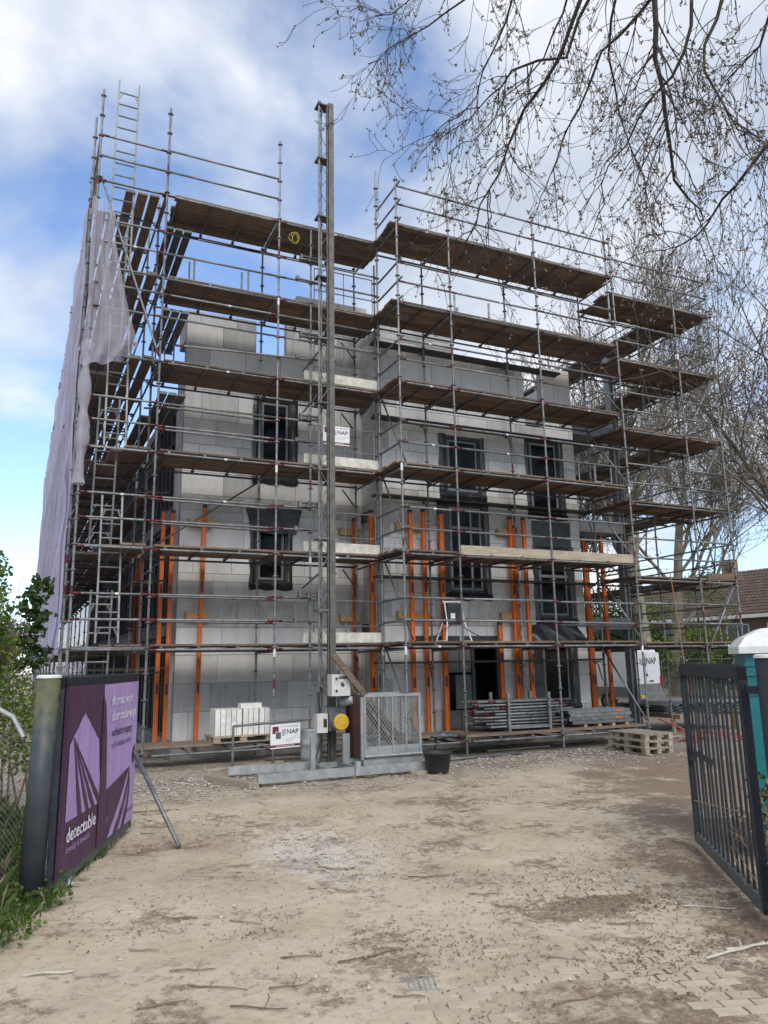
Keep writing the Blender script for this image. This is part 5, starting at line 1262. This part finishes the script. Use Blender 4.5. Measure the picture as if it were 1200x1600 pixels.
# overhanging tree: trunk stands outside the yard to the right, its limbs hang over the entrance
rr = random.Random(77); oh = thing('overhanging_tree', 'bare budding tree whose thin drooping twigs hang over the yard', 'tree', (12.5, 5.2, 0))
bt, bc, bu = MB(), MB(), []
top = Vector((12.3, 5.4, 10.5)); bt.tube([(12.5, 5.2, -.1), (12.45, 5.25, 3), (12.35, 5.35, 7), top], [.34, .29, .25, .2], 12, cap=False)
limbs = [([(935, -90), (892, 40), (850, 130), (795, 225), (750, 320), (722, 385)], 9.0, .042),
         ([(1005, -120), (930, -20), (885, 90), (800, 110), (765, 150), (690, 215)], 8.6, .034),
         ([(850, -90), (800, 0), (775, 70), (745, 150), (700, 190)], 9.6, .026),
         ([(800, -90), (740, -10), (670, 40), (610, 75), (575, 100)], 10.2, .024),
         ([(760, -100), (700, -40), (640, 0), (585, 25)], 10.6, .02),
         ([(1015, -100), (1025, 40), (1036, 140), (1046, 220), (1075, 310), (1100, 345)], 8.2, .046),
         ([(1100, -90), (1000, 20), (940, 80), (905, 170), (870, 250), (850, 300)], 9.4, .034),
         ([(1330, 120), (1215, 205), (1150, 290), (1105, 350), (1060, 385), (1035, 392)], 8.8, .034),
         ([(1150, -110), (1120, 30), (1100, 110), (1140, 180), (1190, 215)], 7.8, .03),
         ([(1240, -90), (1200, 30), (1160, 100), (1110, 170)], 9.0, .03),
         ([(980, -90), (955, 30), (960, 130), (985, 230), (1010, 330)], 9.8, .028),
         ([(900, -80), (880, 20), (850, 90), (790, 150), (740, 220), (700, 240)], 10.4, .024),
         ([(1090, -90), (1080, 40), (1050, 120), (1000, 180), (950, 260), (945, 320)], 8.4, .03)]
def droop(q, nd, L, r, lvl, rmx):
    n_ = 6 if lvl == 1 else 5; pts = [q]; d = nd.normalized(); p = q
    curl = rr.uniform(-.25, .5)
    for i in range(n_):
        d = (d+Vector((rr.gauss(0, .17), rr.gauss(0, .17), (-.20 if i < n_*.6 else curl)+rr.gauss(0, .08)))).normalized(); p = p+d*L/n_; pts.append(p)
    bc.tube(pts, [max(.0028, r*(1-.65*i/n_)) for i in range(n_+1)], 4 if lvl < 2 else 3, cap=False)
    if lvl >= 2 or rr.random() < .5:
        for k in range(3): bu.append((pts[-1]+Vector((rr.gauss(0, .012), rr.gauss(0, .012), rr.gauss(0, .012))), rr.uniform(.014, .032)))
    if lvl >= 2 and rr.random() < .3: bu.append((pts[len(pts)//2], rr.uniform(.012, .022)))
    if lvl < rmx:
        for k in range({1: 3, 2: 2}.get(lvl, 2)):
            i = rr.randrange(1, n_+1); ax = (pts[i]-pts[i-1]).normalized(); pp = ax.cross(Vector((rr.gauss(0, 1), rr.gauss(0, 1), rr.gauss(0, 1)))).normalized()
            droop(pts[i], ax*.75+pp*.7, L*rr.uniform(.4, .65), r*.6, lvl+1, rmx)
for pl, dist, r in limbs:
    r *= .62
    pts = [pxp(px_, py_, dist+.25*math.sin(i*1.3+dist)) for i, (px_, py_) in enumerate(pl)]
    mid = pts[0].lerp(top, .5)+Vector((0, 0, 1.2)); q = pts[0]+(pts[0]-pts[1])*.4
    bt.tube([top, top.lerp(mid, .6)+Vector((0, 0, .5)), mid, q.lerp(mid, .25), pts[0]], [r*2.4, r*2.0, r*1.6, r*1.3, r], 7, cap=False)
    fine = [pts[0]]
    for a, c in zip(pts[:-1], pts[1:]):
        for k in (.5, 1): fine.append(a.lerp(c, k)+(Vector((rr.gauss(0, .03), rr.gauss(0, .03), rr.gauss(0, .03))) if k < 1 else Vector()))
    m_ = len(fine); bt.tube(fine, [max(.006, r*(1-.8*i/(m_-1))) for i in range(m_)], 6, cap=False)
    for k in range(14):
        f = rr.uniform(.08, 1.0)*(m_-1); i = min(int(f), m_-2); q = fine[i].lerp(fine[i+1], f-i); ax = (fine[i+1]-fine[i]).normalized()
        pp = ax.cross(Vector((rr.gauss(0, 1), rr.gauss(0, 1), rr.gauss(0, 1)))).normalized()
        droop(q, ax*.7+pp*.75, rr.uniform(.45, 1.05), max(.0042, r*.3), 1, 3)
bt.build('trunk', 'twig', oh, True); bc.build('crown', 'twig', oh, True); bud_mesh(bu, rr).build('buds', 'bud', oh)
# leafy shrubs
def leaf_cloud(b, c, rad, n_, s0, s1, rr, shell=.5):
    for _ in range(n_):
        v = Vector((rr.gauss(0, 1), rr.gauss(0, 1), rr.gauss(0, 1))).normalized()*(rr.random()**shell); p = Vector((c[0]+v.x*rad[0], c[1]+v.y*rad[1], c[2]+v.z*rad[2]))
        if p.z < .02: continue
        a = Vector((rr.gauss(0, 1), rr.gauss(0, 1), rr.gauss(0, .6))).normalized(); q = a.cross(Vector((rr.gauss(0, 1), rr.gauss(0, 1), rr.gauss(0, 1)))).normalized(); s_ = rr.uniform(s0, s1); n3 = a.cross(q)*s_*.12
        b.poly([p, p+a*s_*.35+q*s_*.36+n3, p+a*s_*.8+q*s_*.22, p+a*s_, p+a*s_*.8-q*s_*.22, p+a*s_*.35-q*s_*.36+n3])
def shrub(x, y, lab, seed, clumps, nleaf, s0, s1, mk='leaf', stems=10, h=3, group=None, spread=.6, nm='shrub'):
    rr = random.Random(seed); o = thing(nm, lab, 'shrub', (x, y, 0), group); st = MB()
    for i in range(stems):
        a = rr.uniform(0, 6.28); e = Vector((x+math.cos(a)*spread*rr.random(), y+math.sin(a)*spread*rr.random(), h*rr.uniform(.6, 1))); s_ = Vector((x+rr.gauss(0, .15), y+rr.gauss(0, .15), -.02)); m_ = s_.lerp(e, .5)+Vector((rr.gauss(0, .12), rr.gauss(0, .12), .1))
        st.tube([s_, m_, e], [min(.018, h*.006), min(.012, h*.004), .003], 5, cap=False)
        for k in range(4): q = s_.lerp(e, rr.uniform(.3, .95)); st.tube([q, q+Vector((rr.gauss(0, .25), rr.gauss(0, .25), rr.uniform(.05, .4)))], .005, 3, cap=False)
    st.build('stems', 'stick', o); lf = MB()
    for (c, rad, w_) in clumps: leaf_cloud(lf, c, rad, int(nleaf*w_), s0, s1, rr)
    lf.build('crown', mk, o); return o
def clumps_for(x, y, h, w_, n_, rr): return [((x+rr.gauss(0, w_*.4), y+rr.gauss(0, w_*.4), rr.uniform(.25, .95)*h), (w_*rr.uniform(.25, .5), w_*rr.uniform(.25, .5), h*rr.uniform(.10, .2)), 1/n_) for _ in range(n_)]
rr = random.Random(3)
shrub(-.62, 11.2, 'light green leafy shrub behind the chain-link fence by the netting', 31, clumps_for(-.62, 11.2, 3.5, .75, 22, rr), 9500, .035, .075, 'leaf', 26, 3.4, 'shrubs left of the gate')
shrub(-1.15, 9.8, 'dense green shrub tangled with dry stalks near the mossy post', 32, clumps_for(-1.15, 9.8, 3.0, .9, 22, rr), 8500, .035, .07, 'leaf', 34, 2.9, 'shrubs left of the gate')
shrub(-.30, 12.8, 'spindly shrub with broad dark leaves reaching over to the netting', 33, [((-.02+.1*math.sin(k*2.1), 12.6, 2.1+k*.17), (.22, .2, .12), .125) for k in range(8)], 520, .08, .13, 'leaf_dark', 9, 3.2, 'shrubs left of the gate', .35)
for k in range(7):
    x, y = (31+1.3*k+rr.uniform(-.8, .8), 31.5-1.9*k+rr.uniform(-.6, .6)); h_ = rr.uniform(2.8, 4.4)
    shrub(x, y, ['bright green bush behind the van beside the plane tree', 'green bush at the end of the house row', 'broad green bush under the house windows', 'green bush behind the corrugated sheets', 'tall green bush hiding the house wall', 'green bush beyond the mesh fence panels', 'green bush behind the portable toilet'][k], 50+k, clumps_for(x, y, h_, 1.7, 20, rr), 3800, .09, .17, 'leaf' if k % 2 else 'leaf_dark', 8, h_, 'bushes in front of the house', 1.0, 'bush')
for k, (x, y) in enumerate(((27.4, 31.4), (28.9, 31.3), (31.0, 36))):
    shrub(x, y, ('tall green bush seen through the open bay', 'green bush behind the open bay beside the van side', 'large green bush farther behind the van')[k], 80+k, clumps_for(x, y, 6.0, 2.4, 24, rr), 5200, .1, .18, 'leaf' if k else 'leaf_dark', 10, 5, 'bushes in front of the house', 1.6, 'bush')
for k, (x, y) in enumerate(((37.5, 33.5), (39.0, 26.5))):
    shrub(x, y, ('half-leafed sapling brushing the tiled roof', 'half-leafed sapling right of the house window')[k], 70+k, clumps_for(x, y, 7.5, 2.2, 18, rr), 2200, .10, .18, 'leaf', 14, 7.5, 'saplings by the house', 1.8, 'sapling')
shrub(5.62, 4.72, 'thin climbing weed growing through the bars of the open gate', 90, [((5.55+.05*k, 4.62+.05*k, .25+.12*k), (.13, .12, .14), .14) for k in range(7)], 260, .03, .055, 'leaf_dark', 6, 1.0, None, .2, 'climbing_weed')
# dark hedge added to cover the bright sky gap along the building side
rr = random.Random(8); hb = MB()
for k in range(60): leaf_cloud(hb, (-14+k*.95, 58+3*math.sin(k), rr.uniform(.6, 3.6)), (1.5, 1.2, 1.3), 130, .16, .32, rr)
tag(hb.build('sky_block_hedge', 'leaf_dark'), 'dark hedge added to block bright sky at the far end of the site', None, None, 'stuff')
# grass and weeds at the left gate post
rr = random.Random(12); gs, wd_, sw = MB(), MB(), MB()
def in_verge(x, y):
    edge = .10+.36*max(0, (y-7.0)) if y > 7.0 else .10-.5*(7.0-y)
    return x < min(edge, .33+.36*max(0, y-7.8))+.08*noise.noise(Vector((x*3, y*3, 0)))
for _ in range(60000):
    x, y = rr.uniform(-3.2, 1.2), rr.uniform(6.2, 12.5)
    if not in_verge(x, y): continue
    if len(gs.f) > 9000: break
    h_ = rr.uniform(.06, .26)*(1.3 if x < -.1 else .7); a = rr.uniform(0, 6.28); dx_, dy_ = math.cos(a), math.sin(a); w_ = .006; l = h_*rr.uniform(.2, .7)
    (gs if rr.random() < .9 else sw).poly([(x-dy_*w_, y+dx_*w_, 0), (x+dy_*w_, y-dx_*w_, 0), (x+dx_*l*.4+dy_*w_*.7, y+dy_*l*.4-dx_*w_*.7, h_*.7), (x+dx_*l, y+dy_*l, h_), (x+dx_*l*.4-dy_*w_*.7, y+dy_*l*.4+dx_*w_*.7, h_*.7)])
for _ in range(1500):
    x, y = rr.uniform(-1.6, 1.0), rr.uniform(6.4, 10.0)
    if in_verge(x+(.10 if y > 8 else -.1)+.15*noise.noise(Vector((x*2, y*2, 7))), y) and noise.noise(Vector((x*2.3, y*2.3, 4))) > -.15: leaf_cloud(wd_, (x, y, rr.uniform(.02, .2)*(1 if y < 8.2 else .5)), (.06, .06, .05), 5, .025, .065, rr)
for _ in range(60): x, y = rr.uniform(-1.9, -.45), rr.uniform(7.6, 9.5); sw.tube([(x, y, 0), (x+rr.gauss(0, .1), y+rr.gauss(0, .1), .6), (x+rr.gauss(0, .35), y+rr.gauss(0, .2), rr.uniform(.9, 1.5))], .0035, 3, cap=False)
tag(gs.build('grass', 'grass'), 'rough green grass along the left fence and gate post', None, None, 'stuff')
tag(wd_.build('weeds', 'grass'), 'low broad-leaved weeds round the foot of the gate post', None, None, 'stuff')
tag(sw.build('dry_stalks', 'straw'), 'dry straw-coloured stalks in the grass verge', None, None, 'stuff')
# chain-link fence with bent tube, left of the post
cl = thing('chain_link_fence', 'sagging chain-link fence beside the mossy gate post', 'fence', (-.6, 8.3, 0)); w_ = MB()
FA, FB = Vector((.0, 7.98, 0)), Vector((-1.9, 9.2, 0)); FL = (FB-FA).length; fd = (FB-FA).normalized(); fn = Vector((fd.y, -fd.x, 0))
def fpt(u, v): return FA+fd*u+Vector((0, 0, v))+fn*(.09*noise.noise(Vector((u*1.6, v*1.3, 2)))+.05*math.sin(u*9)*math.exp(-u*2))
n_ = int(FL/.055)
for sg in (1, -1):
    for i in range(-30, n_+30):
        pts = []
        for k in range(0, 28):
            v = .05+k*.055; u = i*.055*1.0+sg*k*.055
            if sg < 0: u = i*.055-k*.055+.0
            if -.001 <= u <= FL: pts.append(fpt(u, v*(1-.06*math.sin(u*4))))
        if len(pts) > 1: w_.tube(pts, .0022, 3, cap=False)
w_.build('wire_mesh', 'galv', cl)
b = MB(); b.tube([(-.02, 7.98, 1.40), (-.12, 8.02, 1.58), (-.26, 8.12, 1.66)], .022, 8); b.build('bent_tube', 'galv_light', cl)
for u in (1.1, 2.1): b = MB(); p = FA+fd*u; b.tube([p, p+Vector((0, 0, 1.6))], .022, 8); b.build('post', 'galv', cl)
# ------------------------------------------------------------------ house row and mesh fence in the background
hs = thing('house', 'brown brick house row with dark tiled roof behind the bushes', 'house', (43, 33, 0))
ho = Vector((40.6, 44.5, 0)); hd = Vector((.15, -1, 0)).normalized(); hn = Vector((hd.y, -hd.x, 0))*-1
if hn.x < 0: hn = -hn
HP = lambda u, d_, z: ho+hd*u+hn*d_+Vector((0, 0, z))
b = MB(); b.hexa([HP(0, 0, 0), HP(26, 0, 0), HP(26, 8, 0), HP(0, 8, 0), HP(0, 0, 4.75), HP(26, 0, 4.75), HP(26, 8, 4.75), HP(0, 8, 4.75)]); b.build('wall', 'brick_wall', hs)
rf = MB(); rows = 15
for k in range(rows):
    d0, d1 = -.45+4.5*k/rows, -.45+4.5*(k+1)/rows; z0, z1 = 4.8+3.3*k/rows, 4.8+3.3*(k+1)/rows; nseg = 88
    for i in range(nseg):
        u0_, u1_ = -.3+26.6*i/nseg, -.3+26.6*(i+1)/nseg; bump_ = .035
        rf.poly([HP(u0_, d0, z0+.05), HP((u0_+u1_)/2, d0, z0+.05+bump_), HP((u0_+u1_)/2, d1, z1+.0+bump_), HP(u0_, d1, z1)]); rf.poly([HP((u0_+u1_)/2, d0, z0+.05+bump_), HP(u1_, d0, z0+.05), HP(u1_, d1, z1), HP((u0_+u1_)/2, d1, z1+bump_)]); rf.poly([HP(u0_, d0, z0), HP(u1_, d0, z0), HP(u1_, d0, z0+.05), HP((u0_+u1_)/2, d0, z0+.05+bump_), HP(u0_, d0, z0+.05)])
rf.poly([HP(-.3, 4.05, 8.1), HP(26.3, 4.05, 8.1), HP(26.3, 8.4, 4.8), HP(-.3, 8.4, 4.8)]); rfo = rf.build('roof', 'roof_tile', hs)
for e_ in (0, 26): b = MB(); b.poly([HP(e_, 0, 4.75), HP(e_, 8, 4.75), HP(e_, 4, 8.0)]); b.build('gable', 'brick_wall', hs)
b = MB(); b.hexa([HP(-.4, -.5, 4.55), HP(26.4, -.5, 4.55), HP(26.4, -.02, 4.55), HP(-.4, -.02, 4.55), HP(-.4, -.5, 4.78), HP(26.4, -.5, 4.78), HP(26.4, -.02, 4.78), HP(-.4, -.02, 4.78)]); b.build('gutter', 'white_paint', hs)
for u in (6, 14, 21): b = MB(); b.hexa([HP(u, 3.6, 7.5), HP(u+.8, 3.6, 7.5), HP(u+.8, 4.4, 7.5), HP(u, 4.4, 7.5), HP(u, 3.6, 9), HP(u+.8, 3.6, 9), HP(u+.8, 4.4, 9), HP(u, 4.4, 9)]); b.build('chimney', 'brick_wall', rfo)
for u in (1, 3.4, 6.2, 8.2, 11.0, 13.5, 16, 18.5, 21, 23.4):
    for z0, z1 in ((2.95, 4.2), (.9, 2.2)):
        f = MB()
        for (a, c, e, g) in ((u, u+.08, z0, z1), (u+1.52, u+1.6, z0, z1), (u+.08, u+1.52, z0, z0+.08), (u+.08, u+1.52, z1-.08, z1), (u+.76, u+.84, z0+.08, z1-.08)): f.hexa([HP(a, -.04, e), HP(c, -.04, e), HP(c, -.003, e), HP(a, -.003, e), HP(a, -.04, g), HP(c, -.04, g), HP(c, -.003, g), HP(a, -.003, g)])
        wn = f.build('window', 'white_paint', hs); q = MB(); q.hexa([HP(u+.08, -.02, z0+.08), HP(u+1.52, -.02, z0+.08), HP(u+1.52, -.006, z0+.08), HP(u+.08, -.006, z0+.08), HP(u+.08, -.02, z1-.08), HP(u+1.52, -.02, z1-.08), HP(u+1.52, -.006, z1-.08), HP(u+.08, -.006, z1-.08)]); q.build('pane', 'house_glass', wn)
def fence_panel(p, q, lab):
    p, q = Vector(p), Vector(q); o = thing('mesh_fence_panel', lab, 'fence', tuple((p+q)/2), 'mesh fence panels behind the yard'); Z = Vector((0, 0, 1)); b = MB()
    b.tube([p+Z*.05, p+Z*2.0], .02, 6); b.tube([q+Z*.05, q+Z*2.0], .02, 6); b.tube([p+Z*2.0, q+Z*2.0], .02, 6); b.tube([p+Z*.15, q+Z*.15], .02, 6); b.build('frame', 'galv', o); w_ = MB()
    for i in range(1, 30): a = p.lerp(q, i/30); w_.tube([a+Z*.15, a+Z*2.0], .003, 3, cap=False)
    for i in range(1, 10): w_.tube([p+Z*(.15+.185*i), q+Z*(.15+.185*i)], .003, 3, cap=False)
    w_.build('wire_mesh', 'galv', o)
    for e_ in (p, q): b = MB(); b.box((e_.x-.12, e_.y-.35, 0), (e_.x+.12, e_.y+.35, .14)); b.build('foot_block', 'concrete', o)
fp = [(25.8, 26.2, 0), (27.6, 23.3, 0), (29.0, 20.2, 0), (30.2, 17.0, 0), (31, 13.8, 0)]
for k, (a, c) in enumerate(zip(fp[:-1], fp[1:])): fence_panel(a, (c[0]-.05, c[1]+.1, 0), ['mesh fence panel nearest the white van', 'mesh fence panel beside the one at the van', 'mesh fence panel behind the barred gate', 'mesh fence panel behind the portable toilet'][k])
# ------------------------------------------------------------------ litter, chips, sticks
rr = random.Random(44); lit, chp = MB(), MB()
def flake(b, x, y, L, w_, hh=.006, lift=.0):
    a = rr.uniform(0, 6.28); dx_, dy_ = math.cos(a)*L/2, math.sin(a)*L/2; nx_, ny_ = -math.sin(a)*w_/2, math.cos(a)*w_/2; z = ground_h(x, y)+.003+lift; e = rr.uniform(0, hh*3)
    b.poly([(x-dx_-nx_, y-dy_-ny_, z+e), (x+nx_*.2-nx_, y-ny_, z+hh), (x+dx_, y+dy_, z+e*rr.random()), (x+nx_, y+ny_, z+hh), (x-dx_+nx_, y-dy_+ny_, z+e*.5)])
cl_c = [(rr.uniform(.2, 9), rr.uniform(4, 13.5), rr.uniform(.12, .5)) for _ in range(46)]+[(4.3+rr.gauss(0, .8), 4.9+rr.gauss(0, .7), rr.uniform(.15, .5)) for _ in range(26)]+[(5.2+.45*k+rr.gauss(0, .2), 5.0+.6*k+rr.gauss(0, .2), .4) for k in range(4)]
for (cx_, cy_, s_) in cl_c:
    n_ = int(s_*300)
    for _ in range(n_): x, y = cx_+rr.gauss(0, s_), cy_+rr.gauss(0, s_*.5); flake(lit, x, y, rr.uniform(.008, .04), rr.uniform(.004, .012))
for _ in range(2200): flake(lit, rr.uniform(-.1, 12), rr.uniform(3.6, 14.5), rr.uniform(.008, .045), rr.uniform(.003, .01))
for _ in range(2600): y = 14.6-abs(rr.gauss(0, 1.1)); flake(chp, rr.uniform(1, 13), y, rr.uniform(.03, .09), rr.uniform(.02, .06), .012)
for _ in range(260): flake(chp, rr.uniform(0, 7), rr.uniform(4, 12), rr.uniform(.015, .05), rr.uniform(.01, .03), .01)
for _ in range(50): flake(chp, 2.9+rr.gauss(0, .3), 8.3+rr.gauss(0, .6), rr.uniform(.02, .09), rr.uniform(.02, .05), .012)
tag(lit.build('leaf_litter', 'litter'), 'brown leaf litter and bark crumbs scattered over the sand', None, None, 'stuff')
tag(chp.build('rubble_chips', 'chip_pale'), 'pale rubble chips along the foot of the scaffold', None, None, 'stuff')
SPX = [(75, 1524, .32), (232, 1305, .2), (340, 1546, .42), (470, 1498, .3), (405, 1578, .35), (225, 1487, .22), (385, 1444, .3), (575, 1497, .45), (280, 1437, .3), (255, 1572, .3), (450, 1545, .25), (920, 1562, .5), (1188, 1480, .55), (1150, 1488, .6), (670, 1372, .4), (520, 1357, .3), (300, 1518, .3), (760, 1400, .3), (985, 1445, .35), (1110, 1420, .4), (880, 1500, .3), (640, 1560, .2), (215, 1270, .9), (840, 1292, .4)]
SL_ = ['pale peeled stick with a broken end', 'short curved twig', 'long thin reddish twig', 'thin straight twig', 'forked brown twig', 'short stubby twig', 'slender dark twig', 'long wispy twig', 'grey twig with side shoot', 'thick short stick', 'crooked little twig', 'bark-covered stick on the pavers', 'pale bleached stick standing against the gate litter', 'curved bleached root among the litter by the gate', 'dark twig pair', 'dark thick stick end by the lime spill', 'thin reddish twig', 'twig half buried in sand', 'twig on the brown litter', 'bleached stick below the gate', 'twig beside the pavers', 'tiny twig near the drain', 'long dark branch behind the gate prop', 'flat dark twig in the wheel rut']
for k, (px_, py_, L) in enumerate(SPX):
    d_ = pxp(px_, py_, 1)-Vector((0, 0, 2)); t_ = -2/d_.z; c = Vector((d_.x*t_, d_.y*t_, 0)); a = rr.uniform(-.5, .5)-.4; v = Vector((math.cos(a), math.sin(a), 0)); pts = []
    for i in range(6): p = c+v*L*(i/5-.5)+Vector((rr.gauss(0, .004), rr.gauss(0, .004), 0)); p.z = ground_h(p.x, p.y)+.009+.008*abs(math.sin(i*.8+k)); pts.append(p)
    if k == 12: pts[-1].z += .12; pts[-2].z += .07
    r0_ = (.011 if k in (0, 12, 13, 15, 22) else .006); b = MB(); b.tube(pts, [r0_*(1-.09*i) for i in range(6)], 6)
    if k % 3 == 1: q = pts[3]; b.tube([q, q+Vector((.05, .06, .03)), q+Vector((.06, .13, .02))], r0_*.5, 5)
    tag(b.build('stick', 'chip_pale' if k in (0, 12, 13, 19) else 'stick'), SL_[k]+' lying on the sand', 'stick', 'sticks strewn over the yard')
# drain grate in the paving
d_ = pxp(655, 1537, 1)-Vector((0, 0, 2)); t_ = -2/d_.z; gx0, gy0 = d_.x*t_, d_.y*t_
gr = thing('drain_grate', 'small cast-iron drain grate half covered with sand', 'drain grate', (gx0, gy0, 0)); T = Matrix.Translation((gx0, gy0, ground_h(gx0, gy0)-.004)) @ Matrix.Rotation(R(-20), 4, 'Z')
for i in range(7): b = MB(); b.box((-.11+.034*i, -.1, 0), (-.096+.034*i, .1, .006), mtx=T); b.build('bar', 'concrete', gr)
for y in (-.1, .1): b = MB(); b.box((-.12, y-.008, 0), (.12, y+.008, .0075), mtx=T); b.build('rim', 'concrete', gr)
